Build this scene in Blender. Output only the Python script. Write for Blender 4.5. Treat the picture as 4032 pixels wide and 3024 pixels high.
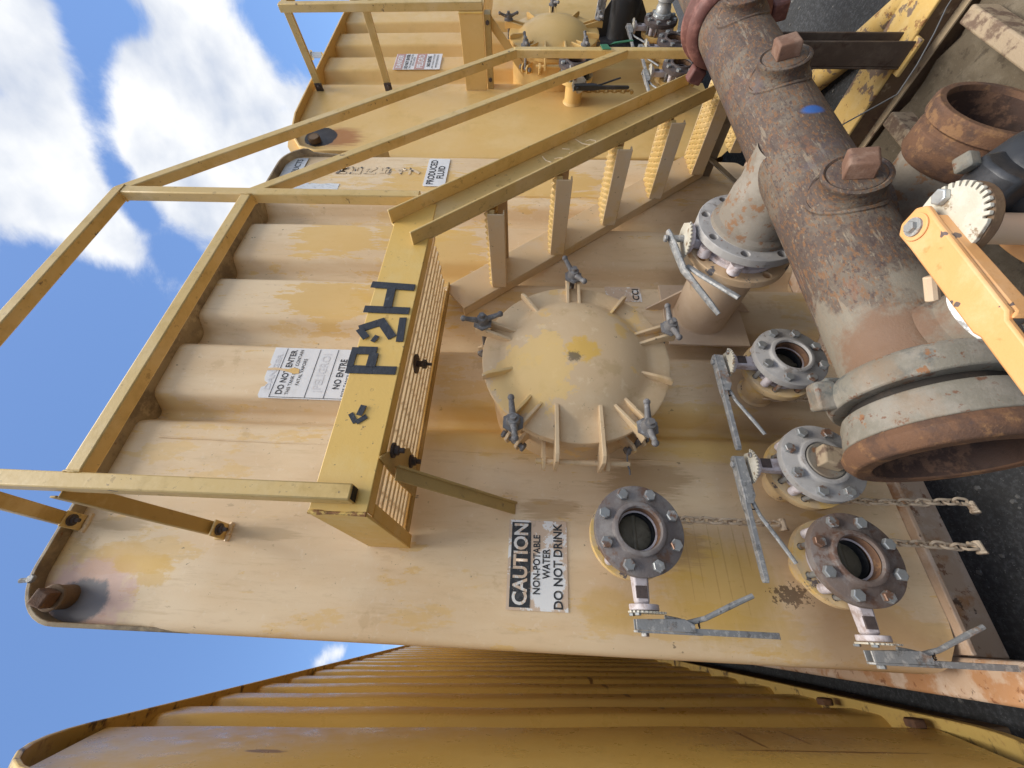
import bpy, math, random
from mathutils import Matrix, Vector
from math import sin, cos, pi, radians as R

random.seed(7)
for o in list(bpy.data.objects):
    bpy.data.objects.remove(o, do_unlink=True)
SC = bpy.context.scene
COL = SC.collection

# ------------------------------------------------------------------ camera (phone held upright, picture saved lying on its side)
RIGHT = Vector((0.8561193, -0.5157237, 0.0329990))
UP = Vector((-0.0458218, -0.0121518, 0.9988757))
VIEW = Vector((0.5147428, 0.8566688, 0.0340348))
cd = bpy.data.cameras.new('camera'); cam = bpy.data.objects.new('camera', cd); COL.objects.link(cam)
cm = Matrix.Identity(4)
for i in range(3):
    cm[i][0] = -UP[i]; cm[i][1] = RIGHT[i]; cm[i][2] = -VIEW[i]
cam.matrix_world = cm
cd.sensor_width = 36.0; cd.lens = 14.1924; cd.clip_start = 0.02; cd.clip_end = 2000
SC.camera = cam
SC.render.resolution_x = 1024; SC.render.resolution_y = 768

# ------------------------------------------------------------------ sky, clouds, sun, exposure
SUN_EL, SUN_AZ = 76.0, 172.0          # azimuth from +Y clockwise: the sun stands high behind the viewer, veiled by cloud
SKY_STRENGTH, SUN_STRENGTH, EXPOSURE = 0.12, 2.3, 1.2
world = bpy.data.worlds.new('World'); SC.world = world; world.use_nodes = True
W = world.node_tree; W.nodes.clear()
def wn(t, **k):
    n = W.nodes.new(t)
    for a, b in k.items(): setattr(n, a, b)
    return n
def wmath(op, a, b=None, clamp=False):
    n = wn('ShaderNodeMath', operation=op); n.use_clamp = clamp
    for i, x in enumerate((a, b)):
        if x is None: continue
        if isinstance(x, (int, float)): n.inputs[i].default_value = x
        else: W.links.new(x, n.inputs[i])
    return n.outputs[0]
sky = wn('ShaderNodeTexSky', sky_type='NISHITA'); sky.sun_disc = False
sky.sun_elevation = R(SUN_EL); sky.sun_rotation = R(SUN_AZ); sky.altitude = 300; sky.air_density = 1.0; sky.dust_density = 0.6; sky.ozone_density = 2.5
tc = wn('ShaderNodeTexCoord'); DIR = tc.outputs['Generated']
def blob(d, k, w):
    n = wn('ShaderNodeVectorMath', operation='DOT_PRODUCT'); W.links.new(DIR, n.inputs[0])
    v = Vector(d).normalized(); n.inputs[1].default_value = v
    e = wmath('EXPONENT', wmath('MULTIPLY', wmath('SUBTRACT', n.outputs['Value'], 1.0), k))
    return wmath('MULTIPLY', e, w)
acc = None
for d, k, w in [
    ((0.7286, 0.2073, 0.6529), 900, -0.8), ((0.7430, 0.1805, 0.6444), 600, -0.8), ((0.6071, 0.3962, 0.6888), 1500, -0.8), ((0.5972, 0.4273, 0.6788), 1800, -0.8), ((0.5734, 0.4749, 0.6676), 900, -0.5), ((0.6819, 0.2001, 0.7036), 300, 0.4),
    ((0.5742, 0.3214, 0.7530), 120, 0.55), ((0.5274, 0.3855, 0.7571), 150, 0.6), ((0.6585, 0.2274, 0.7174), 120, 0.45),
    ((0.5294, 0.4411, 0.7247), 300, 0.6), ((0.7506, 0.3182, 0.5791), 110, 0.55), ((0.8107, 0.2670, 0.5211), 120, 0.4),
    ((0.7091, 0.3925, 0.5857), 150, 0.5), ((0.6584, 0.4276, 0.6194), 250, 0.5), ((0.6101, 0.4773, 0.6324), 400, 0.5),
    ((0.7578, 0.2723, 0.5930), 300, 0.3), ((0.6534, 0.3729, 0.6588), 500, 0.4), ((0.5279, 0.4762, 0.7033), 1500, 0.45),
    ((0.7230, 0.2284, 0.6520), 1215, -0.738), ((0.6962, 0.2542, 0.6714), 1215, -0.82), ((0.6770, 0.2842, 0.6789), 1215, -0.82),
    ((0.6621, 0.3099, 0.6823), 1215, -0.82), ((0.6509, 0.3346, 0.6815), 1417.5, -0.738), ((0.6263, 0.3490, 0.6971), 1350, -0.7),
    ((0.6191, 0.3806, 0.6869), 2250, -0.7), ((0.7584, 0.2274, 0.6108), 1417.5, -0.738), ((0.7604, 0.2472, 0.6006), 1800, -0.6),
    ((0.7205, 0.3059, 0.6223), 4500, -0.7), ((0.6091, 0.2692, 0.7460), 3000, -0.9), ((0.8005, 0.3715, 0.4703), 3750, -0.7),
    ((0.8285, 0.3270, 0.4545), 4500, -0.35), ((0.7513, 0.4507, 0.4822), 4500, -0.6), ((0.5636, 0.5057, 0.6532), 1350, -0.9),
    ((0.5864, 0.4483, 0.6746), 3750, -0.5), ((0.4339, 0.4554, 0.7774), 450, -0.8), ((0.8450, 0.2702, 0.4615), 450, -0.7),
    ((0.8744, 0.2636, 0.4073), 300, -0.8), ((.344, .60, .744), 22, -1), ((.30, .62, .72), 60, -0.6),
    ((-.05, .83, .55), 14, -1), ((-0.0661, 0.9303, 0.3609), 6000, 0.465), ((-0.0560, 0.9364, 0.3464), 8000, 0.496),
    ((-0.0759, 0.9239, 0.3750), 9000, 0.31)]:
    b = blob(d, k, w); acc = b if acc is None else wmath('ADD', acc, b)
mp = wn('ShaderNodeMapping'); mp.inputs['Scale'].default_value = (1.0, 1.0, 1.6); W.links.new(DIR, mp.inputs[0])
nz = wn('ShaderNodeTexNoise'); nz.inputs['Scale'].default_value = 4.6; nz.inputs['Detail'].default_value = 13; nz.inputs['Roughness'].default_value = .64; nz.inputs['Distortion'].default_value = .25
W.links.new(mp.outputs[0], nz.inputs['Vector'])
dens = wmath('ADD', wmath('ADD', wmath('MULTIPLY', wmath('SUBTRACT', nz.outputs['Fac'], .5), 2.9), acc), .50)
mask = wn('ShaderNodeMapRange', interpolation_type='SMOOTHSTEP'); W.links.new(dens, mask.inputs[0])
mask.inputs['From Min'].default_value = .0; mask.inputs['From Max'].default_value = .80
nz2 = wn('ShaderNodeTexNoise'); nz2.inputs['Scale'].default_value = 7; nz2.inputs['Detail'].default_value = 6; W.links.new(mp.outputs[0], nz2.inputs['Vector'])
cr = wn('ShaderNodeValToRGB'); cr.color_ramp.elements[0].position = .34; cr.color_ramp.elements[1].position = .60
cr.color_ramp.elements[0].color = (.60, .66, .78, 1); cr.color_ramp.elements[1].color = (.98, .99, 1.0, 1)
W.links.new(nz2.outputs['Fac'], cr.inputs[0])
cs = wn('ShaderNodeVectorMath', operation='SCALE'); W.links.new(cr.outputs[0], cs.inputs[0]); cs.inputs['Scale'].default_value = 3.9
sk = wn('ShaderNodeVectorMath', operation='MULTIPLY'); W.links.new(sky.outputs[0], sk.inputs[0]); sk.inputs[1].default_value = (.66, .735, .82)
mx = wn('ShaderNodeMix', data_type='RGBA'); W.links.new(mask.outputs[0], mx.inputs['Factor']); W.links.new(sk.outputs[0], mx.inputs['A']); W.links.new(cs.outputs[0], mx.inputs['B'])
bg = wn('ShaderNodeBackground'); bg.inputs['Strength'].default_value = SKY_STRENGTH; W.links.new(mx.outputs['Result'], bg.inputs['Color'])
wo = wn('ShaderNodeOutputWorld'); W.links.new(bg.outputs[0], wo.inputs['Surface'])

sd = bpy.data.lights.new('sun', 'SUN'); sd.energy = SUN_STRENGTH; sd.angle = R(34); sd.color = (1.0, .95, .86)
so = bpy.data.objects.new('sun', sd); COL.objects.link(so)
sdir = Vector((cos(R(SUN_EL)) * sin(R(SUN_AZ)), cos(R(SUN_EL)) * cos(R(SUN_AZ)), sin(R(SUN_EL))))
so.rotation_euler = sdir.to_track_quat('Z', 'Y').to_euler(); so.location = (0, -4, 8)
vs = SC.view_settings; vs.view_transform = 'Standard'; vs.look = 'None'; vs.exposure = EXPOSURE; vs.gamma = 1.0; vs.use_curve_mapping = False
SC.cycles.max_bounces = 8; SC.cycles.diffuse_bounces = 5

# ------------------------------------------------------------------ materials
def srgb(r, g, b):
    f = lambda c: (c / 12.92 if c <= .04045 else ((c + .055) / 1.055) ** 2.4)
    return (f(r / 255), f(g / 255), f(b / 255), 1)
def mat(name, base, layers=(), rough=.6, metal=0.0, bump=0.0, bscale=120, spec=.4, spots=(), vary=.0):
    """layers: (colour, scale, stretch, lo, hi, amount[, detail]); spots: (colour, centre, radii, hardness, noise, amount), all in world metres"""
    m = bpy.data.materials.new(name); m.use_nodes = True
    t = m.node_tree; t.nodes.clear(); N = t.nodes.new; L = t.links.new
    out = N('ShaderNodeOutputMaterial'); p = N('ShaderNodeBsdfPrincipled'); L(p.outputs[0], out.inputs[0])
    p.inputs['Roughness'].default_value = rough; p.inputs['Metallic'].default_value = metal
    p.inputs['Specular IOR Level'].default_value = spec
    g = N('ShaderNodeNewGeometry'); pos = g.outputs['Position']
    def noise(scale, stretch, detail=5, rgh=.68, dist=0.0):
        mpn = N('ShaderNodeMapping'); L(pos, mpn.inputs[0]); mpn.inputs['Scale'].default_value = stretch
        mpn.inputs['Location'].default_value = (random.uniform(0, 9), random.uniform(0, 9), random.uniform(0, 9))
        n = N('ShaderNodeTexNoise'); n.inputs['Scale'].default_value = scale; n.inputs['Detail'].default_value = detail
        n.inputs['Roughness'].default_value = rgh; n.inputs['Distortion'].default_value = dist
        L(mpn.outputs[0], n.inputs['Vector']); return n.outputs['Fac']
    rgb = N('ShaderNodeRGB'); rgb.outputs[0].default_value = base; col = rgb.outputs[0]
    def over(col, fac, c):
        x = N('ShaderNodeMix'); x.data_type = 'RGBA'; L(fac, x.inputs['Factor']); L(col, x.inputs['A']); x.inputs['B'].default_value = c
        return x.outputs['Result']
    def rng(v, lo, hi, amt):
        r_ = N('ShaderNodeMapRange'); r_.interpolation_type = 'SMOOTHSTEP'; L(v, r_.inputs[0])
        r_.inputs['From Min'].default_value = lo; r_.inputs['From Max'].default_value = hi; r_.inputs['To Max'].default_value = amt
        return r_.outputs[0]
    for ly in layers:
        c, sc_, st, lo, hi, amt = ly[:6]
        col = over(col, rng(noise(sc_, st, ly[6] if len(ly) > 6 else 6), lo, hi, amt), c)
    for c, ctr, rad, hard, nzs, amt in spots:
        a = N('ShaderNodeVectorMath'); a.operation = 'SUBTRACT'; L(pos, a.inputs[0]); a.inputs[1].default_value = ctr
        b = N('ShaderNodeVectorMath'); b.operation = 'DIVIDE'; L(a.outputs[0], b.inputs[0]); b.inputs[1].default_value = rad
        l = N('ShaderNodeVectorMath'); l.operation = 'LENGTH'; L(b.outputs[0], l.inputs[0])
        n = noise(nzs[0], nzs[2] if len(nzs) > 2 else (1, 1, 1), 7)
        s = N('ShaderNodeMath'); s.operation = 'MULTIPLY_ADD'; L(n, s.inputs[0]); s.inputs[1].default_value = nzs[1]; L(l.outputs['Value'], s.inputs[2])
        r_ = N('ShaderNodeMapRange'); r_.interpolation_type = 'SMOOTHSTEP'; L(s.outputs[0], r_.inputs[0])
        mid = 1.0 + nzs[1] * .5
        r_.inputs['From Min'].default_value = mid + (1 - hard) * .5; r_.inputs['From Max'].default_value = mid - (1 - hard) * .5; r_.inputs['To Max'].default_value = amt
        r_.inputs['To Min'].default_value = 0
        col = over(col, r_.outputs[0], c)
    L(col, p.inputs['Base Color'])
    if bump:
        bn = N('ShaderNodeBump'); bn.inputs['Strength'].default_value = bump; bn.inputs['Distance'].default_value = .004
        L(noise(bscale, (1, 1, 1), 6), bn.inputs['Height']); L(bn.outputs[0], p.inputs['Normal'])
    # roughness is never perfectly even
    rr = N('ShaderNodeMapRange'); L(noise(14, (1, 1, 1), 4), rr.inputs[0]); rr.inputs['From Min'].default_value = .3; rr.inputs['From Max'].default_value = .7
    rr.inputs['To Min'].default_value = max(.05, rough - .12); rr.inputs['To Max'].default_value = min(1, rough + .12); L(rr.outputs[0], p.inputs['Roughness'])
    return m
S1 = (1, 1, 1)
ZS = (3.2, 3.2, .7)      # streaks that run down
TAN = (.675, .487, .285, 1); TANP = (.79, .64, .435, 1); YEL = (.68, .425, .11, 1); DRT = (.16, .115, .075, 1); RUST = (.20, .075, .03, 1); DRUST = (.055, .028, .02, 1)
M = {}
M['tan'] = mat('faded_tan_paint', TAN, [
    (TANP, 1.3, ZS, .38, .66, .6, 4), (YEL, 2.4, (2.2, 1.2, .7), .565, .60, .45, 12), (YEL, 8, (1.4, 1, .4), .60, .62, .55, 11), ((.58, .43, .26, 1), 3, (1.5, 1, .6), .54, .70, .4, 10),
    ((.50, .35, .19, 1), 18, ZS, .52, .75, .35), ((.80, .68, .53, 1), 40, S1, .57, .70, .3, 9), ((.54, .38, .20, 1), 11, (4, 4, .35), .57, .70, .4, 10), ((.50, .34, .17, 1), 6, S1, .61, .67, .4, 12), (DRT, 22, (1.4, 1, .8), .685, .72, .75, 4), (DRT, 60, S1, .70, .74, .6, 3), ((.36, .23, .11, 1), 45, (1, 1, .4), .64, .72, .5, 5)],
    rough=.55, bump=.10, bscale=60, spots=[
    ((.60, .36, .36, 1), (.02, 1.34, 1.29), (.11, .3, .14), .5, (26, 1.6), .55), ((.15, .155, .17, 1), (.005, 1.34, 1.305), (.062, .3, .085), .7, (34, .8), .92),
    ((.68, .42, .10, 1), (.115, 1.34, 1.17), (.028, .2, .10), .5, (40, 2.0, (1.5, 1, .6)), .75), ((.66, .42, .14, 1), (.145, 1.34, 1.24), (.03, .2, .09), .4, (44, 2.2, (1.5, 1, .5)), .6), ((.66, .42, .12, 1), (.075, 1.34, 1.12), (.022, .2, .05), .5, (50, 2.2), .65),
    ((.60, .38, .12, 1), (.06, 1.34, -.27), (.05, .2, .09), .5, (24, .9), .6),
    (YEL, (1.62, 1.36, 0.98), (0.13, .2, 0.2), .88, (13, 2.8, (2.5, 1, .45)), .72), (YEL, (1.22, 1.36, 0.9), (0.11, .2, 0.22), .88, (13, 2.8, (2.5, 1, .45)), .72), (YEL, (1.25, 1.36, 0.62), (0.1, .2, 0.16), .88, (13, 2.8, (2.5, 1, .45)), .72), (YEL, (1.68, 1.36, 0.6), (0.12, .2, 0.18), .88, (13, 2.8, (2.5, 1, .45)), .72), (YEL, (1.45, 1.36, 0.4), (0.3, .2, 0.15), .88, (13, 2.8, (2.5, 1, .45)), .72), (YEL, (0.85, 1.36, 0.86), (0.1, .2, 0.1), .88, (13, 2.8, (2.5, 1, .45)), .72), (YEL, (2.13, 1.36, 0.62), (0.12, .2, 0.22), .88, (13, 2.8, (2.5, 1, .45)), .72), (YEL, (2.1, 1.36, -0.05), (0.14, .2, 0.3), .88, (13, 2.8, (2.5, 1, .45)), .72), (YEL, (.63, 1.36, .05), (.13, .3, .32), .2, (7, .9), .8), (YEL, (.62, 1.40, -.62), (.10, .3, .35), .2, (6, .9), .55),
    ((.55, .34, .07, 1), (.13, 1.34, -.60), (.13, .3, .17), .25, (12, .8, (1, 1, 3)), .75), (DRUST, (.115, 1.34, -.80), (.026, .2, .045), .85, (95, 4.6), .75),
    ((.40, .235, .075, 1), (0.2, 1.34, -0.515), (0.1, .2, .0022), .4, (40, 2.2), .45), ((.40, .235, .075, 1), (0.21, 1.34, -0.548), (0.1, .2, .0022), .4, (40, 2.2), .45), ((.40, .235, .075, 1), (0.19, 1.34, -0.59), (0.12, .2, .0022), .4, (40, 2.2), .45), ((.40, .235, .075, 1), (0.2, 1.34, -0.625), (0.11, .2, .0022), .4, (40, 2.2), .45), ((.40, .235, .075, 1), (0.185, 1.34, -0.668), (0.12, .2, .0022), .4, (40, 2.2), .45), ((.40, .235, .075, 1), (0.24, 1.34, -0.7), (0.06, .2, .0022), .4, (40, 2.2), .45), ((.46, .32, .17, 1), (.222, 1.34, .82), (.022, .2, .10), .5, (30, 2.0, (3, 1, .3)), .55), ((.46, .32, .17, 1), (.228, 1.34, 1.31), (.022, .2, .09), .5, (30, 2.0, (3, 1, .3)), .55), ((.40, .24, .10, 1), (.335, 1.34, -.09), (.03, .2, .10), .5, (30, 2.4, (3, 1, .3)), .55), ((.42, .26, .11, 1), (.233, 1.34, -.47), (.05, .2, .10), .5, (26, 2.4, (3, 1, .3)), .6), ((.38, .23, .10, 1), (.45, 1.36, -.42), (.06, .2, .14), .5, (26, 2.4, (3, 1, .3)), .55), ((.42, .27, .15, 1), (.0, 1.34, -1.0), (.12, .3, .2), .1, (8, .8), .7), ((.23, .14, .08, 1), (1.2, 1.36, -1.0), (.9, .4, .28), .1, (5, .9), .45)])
PAINT_L = [((.10, .065, .05, 1), 17, S1, .665, .685, .85, 6), ((.30, .19, .06, 1), 30, (1, 1, 1), .60, .66, .6, 8), ((.66, .50, .26, 1), 5, S1, .45, .65, .55), ((.42, .27, .07, 1), 12, S1, .5, .72, .5), (DRT, 60, S1, .66, .74, .7, 3), (DRUST, 24, S1, .70, .75, .85, 4)]
M['rail'] = mat('beige_yellow_rail_paint', (.60, .415, .155, 1), PAINT_L, rough=.5, bump=.12, bscale=90)
M['strut'] = mat('shade_darkened_strut_paint', (.40, .255, .075, 1), PAINT_L, rough=.55, bump=.12)  # rail paint made darker: the shade on the undersides is put into the colour
M['plat'] = mat('yellow_platform_paint', (.70, .45, .12, 1), [((.70, .52, .22, 1), 6, S1, .45, .7, .5), (DRT, 55, (1, 1, 1), .66, .73, .75, 3), ((.30, .18, .05, 1), 30, S1, .62, .72, .5)], rough=.48, bump=.15, bscale=80)
M['edge_rust'] = mat('yellow_paint_with_rusted_weld', (.66, .45, .13, 1), [(RUST, 40, S1, .45, .55, .9), (DRUST, 60, S1, .5, .6, .9)], rough=.7, bump=.6, bscale=150)
M['grate'] = mat('cream_grating_paint', (.86, .71, .48, 1), [((.50, .36, .22, 1), 22, S1, .56, .68, .6), (DRT, 60, S1, .66, .74, .6)], rough=.6, bump=.1)
M['yellow'] = mat('warm_yellow_tank_paint', (.69, .45, .16, 1), [((.75, .54, .25, 1), 2.5, (1, 1, .6), .45, .7, .6), ((.50, .31, .07, 1), 6, S1, .5, .75, .4), (DRT, 40, S1, .71, .76, .6, 3)], rough=.45, bump=.08, bscale=60,
    spots=[((.36, .13, .03, 1), (2.70, 1.42, 1.29), (.10, .3, .16), .3, (26, 1.6, (3, 3, .25)), .85), ((.012, .011, .012, 1), (2.70, 1.42, 1.40), (.105, .3, .105), .93, (26, .3), .98)])
M['ochre'] = mat('glossy_ochre_tank_paint', (.60, .395, .105, 1), [((.50, .31, .07, 1), 1.2, (1, 1, .4), .45, .7, .5, 3), ((.62, .43, .15, 1), 2.2, (1, 1, .5), .5, .72, .4, 4), (DRUST, 26, S1, .755, .77, .8, 3)], rough=.33, spec=.5, bump=.012, bscale=9,
    spots=[((.33, .20, .09, 1), (-.28, 1.47, -.72), (.2, .13, .24), .4, (16, 3.0, (1, 3, 10)), .45), ((.15, .06, .02, 1), (-.28, 1.37, -.80), (.2, .007, .26), .4, (20, 1.0), .8), ((.15, .06, .02, 1), (-.28, 1.50, -.66), (.2, .10, .006), .4, (20, 1.2), .8), ((.15, .06, .02, 1), (-.28, 1.52, -.80), (.2, .09, .005), .4, (20, 1.2), .7), ((.12, .05, .02, 1), (-.28, 2.0, -.56), (.2, .06, .012), .5, (30, 1.2), .85), ((.12, .05, .02, 1), (-.28, 2.3, -.50), (.2, .07, .012), .5, (30, 1.2), .85), ((.12, .05, .02, 1), (-.28, 2.6, -.46), (.2, .07, .012), .5, (30, 1.2), .85), ((.12, .05, .02, 1), (-.28, 2.9, -.43), (.2, .07, .012), .5, (30, 1.2), .85), ((.12, .05, .02, 1), (-.28, 2.0, -.62), (.2, .012, .08), .5, (30, 1.2), .8), ((.12, .05, .02, 1), (-.28, 1.33, .62), (.2, .015, .05), .5, (30, .8), .8)])
M['ochre_rim'] = mat('ochre_rim_paint_with_dark_scuffs', (.52, .36, .11, 1), [(DRUST, 9, (1, 1.5, 1), .55, .64, .9), (RUST, 14, S1, .55, .68, .6)], rough=.5, bump=.15)
M['rim'] = mat('weathered_rim_paint', (.34, .26, .16, 1), [(DRT, 8, S1, .45, .62, .8), ((.55, .43, .26, 1), 12, S1, .55, .66, .6), (RUST, 30, S1, .62, .7, .8)], rough=.65, bump=.2)
M['skid'] = mat('scuffed_skid_paint', (.50, .35, .24, 1), [((.62, .50, .40, 1), 7, S1, .45, .6, .7), ((.42, .20, .08, 1), 7, S1, .50, .60, .85, 9), (RUST, 22, S1, .58, .64, .8, 8), (DRUST, 14, S1, .64, .68, .8, 6)], rough=.7, bump=.35, bscale=60)
M['steel'] = mat('grey_flange_steel', (.165, .14, .13, 1), [((.26, .24, .225, 1), 14, S1, .47, .62, .7, 9), ((.14, .075, .045, 1), 15, S1, .53, .62, .8, 9), ((.30, .27, .25, 1), 60, S1, .62, .72, .5)], rough=.62, metal=.08, bump=.3, bscale=160)
M['steel_brown'] = mat('brown_tarnished_flange_steel', (.145, .108, .09, 1), [((.21, .19, .18, 1), 12, S1, .45, .62, .8), ((.10, .045, .025, 1), 22, S1, .52, .66, .85), ((.30, .26, .23, 1), 60, S1, .62, .72, .5)], rough=.68, metal=.05, bump=.35, bscale=160)
M['steel_light'] = mat('light_grey_flange_paint', (.32, .305, .29, 1), [((.43, .405, .38, 1), 14, S1, .48, .64, .7, 9), ((.17, .14, .12, 1), 24, S1, .57, .65, .75, 9), (RUST, 34, S1, .63, .68, .75, 8)], rough=.6, bump=.2, bscale=150)
M['dark_steel'] = mat('dark_brown_valve_steel', (.06, .045, .042, 1), [((.11, .08, .07, 1), 20, S1, .45, .65, .7), (RUST, 40, S1, .62, .72, .6)], rough=.6, bump=.25)
M['bolt'] = mat('zinc_bolt', (.30, .31, .31, 1), [((.26, .25, .24, 1), 30, S1, .5, .65, .8), ((.20, .10, .055, 1), 16, S1, .53, .60, .9, 8), ((.60, .58, .54, 1), 70, S1, .58, .7, .6)], rough=.42, metal=.5, bump=.1)
M['galv'] = mat('galvanised_lever', (.27, .27, .265, 1), [((.46, .44, .41, 1), 55, S1, .50, .60, .8, 9), ((.12, .115, .11, 1), 44, S1, .54, .64, .75, 9), ((.24, .12, .055, 1), 16, S1, .58, .66, .7, 9)], rough=.55, metal=.2, bump=.3, bscale=180)
M['nut'] = mat('grey_wing_nut_iron', (.15, .14, .135, 1), [((.30, .29, .28, 1), 34, S1, .48, .64, .8), ((.10, .06, .04, 1), 30, S1, .60, .70, .6)], rough=.6, bump=.3, bscale=170)
M['lav'] = mat('pale_lilac_valve_paint', (.50, .45, .46, 1), [((.30, .22, .19, 1), 22, S1, .50, .62, .75, 8), ((.66, .60, .60, 1), 30, S1, .5, .66, .6), (DRT, 60, S1, .66, .74, .6)], rough=.55, bump=.12)
M['peach'] = mat('chipped_peach_flange_paint', (.60, .42, .25, 1), [((.66, .51, .35, 1), 10, S1, .45, .65, .6), ((.11, .11, .12, 1), 11, S1, .555, .575, .95), (RUST, 50, S1, .66, .72, .7)], rough=.6, bump=.2)
M['peach_plain'] = mat('faded_peach_nozzle_paint', (.56, .42, .29, 1), [((.62, .49, .36, 1), 8, S1, .45, .65, .6), ((.34, .23, .12, 1), 10, S1, .58, .72, .7), (DRT, 40, S1, .68, .74, .7)], rough=.6, bump=.12)
M['noz_yellow'] = mat('chipped_yellow_nozzle_paint', (.66, .48, .26, 1), [((.68, .45, .14, 1), 9, S1, .52, .60, .8), ((.55, .42, .28, 1), 22, S1, .48, .62, .6), ((.13, .11, .11, 1), 18, S1, .62, .64, .95), (RUST, 50, S1, .66, .72, .8)], rough=.6, bump=.2)
M['rust'] = mat('rusted_pipe', (.080, .056, .044, 1), [((.145, .117, .088, 1), 6, (1, 1, 1), .47, .60, .8, 8), ((.165, .080, .034, 1), 55, (1, 2.4, 2.4), .50, .60, .85, 8), ((.055, .036, .032, 1), 64, (1, 2, 2), .53, .62, .85, 8), ((.21, .175, .125, 1), 90, (.7, 2, 2), .57, .66, .75, 8), ((.26, .215, .155, 1), 14, (.35, 3, 3), .59, .63, .5, 10), ((.045, .03, .026, 1), 10, (.3, 4, 4), .60, .64, .6, 10), ((.075, .058, .066, 1), 4, S1, .56, .66, .7, 8), ((.17, .075, .04, 1), 10, (1, 1.6, 1.6), .58, .68, .6, 8)],
    rough=.72, bump=.30, bscale=220, spots=[((.025, .10, .33, 1), (1.205, .575, -.735), (.021, .05, .030), .5, (18, .35), .95),
    ((.20, .175, .135, 1), (.36, .65, -.75), (.27, 9, 9), .6, (9, 3.0), .8), ((.15, .07, .035, 1), (.50, .62, -.68), (.07, .1, .07), .2, (30, 2.2), .7)])
M['rust_ring'] = mat('orange_rusted_ring', (.125, .062, .033, 1), [((.065, .036, .025, 1), 9, (1, 2, 2), .45, .62, .8), ((.22, .115, .05, 1), 26, S1, .52, .62, .75, 9), ((.05, .03, .028, 1), 44, S1, .6, .7, .6)], rough=.8, bump=.4, bscale=200)
M['rust_grey'] = mat('grey_coupling_with_rust_bloom', (.165, .15, .12, 1), [((.235, .21, .175, 1), 9, S1, .45, .60, .75, 9), ((.09, .095, .088, 1), 7, S1, .55, .63, .8, 9), ((.22, .095, .035, 1), 15, (1, 1.6, 1.6), .585, .63, .85, 11), ((.12, .045, .02, 1), 50, S1, .58, .65, .8), ((.20, .125, .07, 1), 4, (1, 2, 2), .5, .66, .5, 9)], rough=.68, bump=.3, bscale=170)
M['red'] = mat('red_oxide_union', (.13, .05, .04, 1), [((.27, .12, .095, 1), 16, S1, .48, .64, .7), ((.10, .04, .035, 1), 20, S1, .56, .68, .7)], rough=.65, bump=.25)
M['dark'] = mat('dark_bore', (.02, .016, .013, 1), [((.05, .035, .025, 1), 20, S1, .5, .7, .8)], rough=.8)
M['disc'] = mat('dull_valve_disc', (.13, .11, .075, 1), [((.20, .17, .12, 1), 20, S1, .45, .65, .8), ((.06, .045, .03, 1), 34, S1, .56, .7, .8)], rough=.6, bump=.2)
M['rubber'] = mat('black_rubber', (.018, .019, .022, 1), [((.045, .045, .05, 1), 26, S1, .5, .7, .7)], rough=.6, bump=.15)
M['blacksteel'] = mat('black_painted_steel', (.022, .023, .026, 1), [((.06, .06, .065, 1), 10, S1, .5, .7, .7), (RUST, 30, S1, .68, .74, .7)], rough=.42, bump=.15)
M['tape'] = mat('black_tape', (.025, .028, .036, 1), [((.09, .095, .11, 1), 50, (1, 1, 1), .58, .72, .7)], rough=.5, bump=.5, bscale=90)
M['ink'] = mat('black_print', (.035, .035, .04, 1), [((.25, .24, .23, 1), 90, S1, .66, .74, .7)], rough=.6)
M['ink_worn'] = mat('worn_black_print', (.03, .032, .035, 1), [((.42, .34, .25, 1), 120, S1, .60, .66, .8), ((.12, .12, .12, 1), 40, S1, .5, .7, .6)], rough=.6)
M['ink_flaked'] = mat('flaked_black_stencil', (.05, .05, .055, 1), [((.68, .52, .33, 1), 42, S1, .44, .47, 1.0, 8)], rough=.6)
M['white'] = mat('white_sticker', (.72, .72, .73, 1), [((.60, .59, .58, 1), 12, S1, .5, .7, .6), ((.60, .44, .24, 1), 9, S1, .72, .74, .95)], rough=.4)
M['greyprint'] = mat('faded_grey_print', (.62, .62, .64, 1), rough=.5)
M['pink'] = mat('faded_red_print', (.47, .25, .22, 1), [((.58, .42, .38, 1), 20, S1, .45, .65, .6)], rough=.5)
M['peel'] = mat('cracked_peeling_sign_face', (.62, .47, .34, 1), [((.44, .33, .23, 1), 34, S1, .58, .66, .6), ((.80, .79, .76, 1), 26, S1, .535, .545, .95, 10)], rough=.55, spots=[((.80, .80, .78, 1), (.125, 1.34, -.085), (.085, .2, .05), .85, (34, 1.6), .97)])
M['peelwhite'] = mat('peeled_white_letter_face', (.72, .70, .66, 1), [((.62, .46, .32, 1), 45, S1, .47, .51, .95)], rough=.55)
M['torn'] = mat('torn_paper_label', (.66, .68, .70, 1), [((.35, .38, .42, 1), 120, (1, 1, .25), .54, .60, .6), ((.62, .47, .29, 1), 20, S1, .64, .66, .95)], rough=.6)
M['asphalt'] = mat('dark_asphalt', (.030, .031, .033, 1), [((.070, .072, .078, 1), 60, S1, .45, .65, .8), ((.17, .17, .17, 1), 130, S1, .66, .72, .8, 2), ((.028, .027, .026, 1), 3, S1, .45, .7, .6)], rough=.9, bump=1.0, bscale=160)
M['mud'] = mat('dried_mud', (.115, .09, .06, 1), [((.165, .135, .095, 1), 9, S1, .45, .65, .8), ((.06, .045, .03, 1), 26, S1, .54, .68, .8), ((.24, .20, .145, 1), 70, S1, .6, .7, .5)], rough=.95, bump=1.0, bscale=60)
M['beam'] = mat('yellow_beam_with_rust_patches', (.58, .38, .12, 1), [((.62, .45, .20, 1), 12, S1, .45, .62, .6), ((.17, .12, .095, 1), 9, S1, .535, .565, .92), (RUST, 24, S1, .57, .66, .8)], rough=.6, bump=.35, bscale=120)
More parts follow.
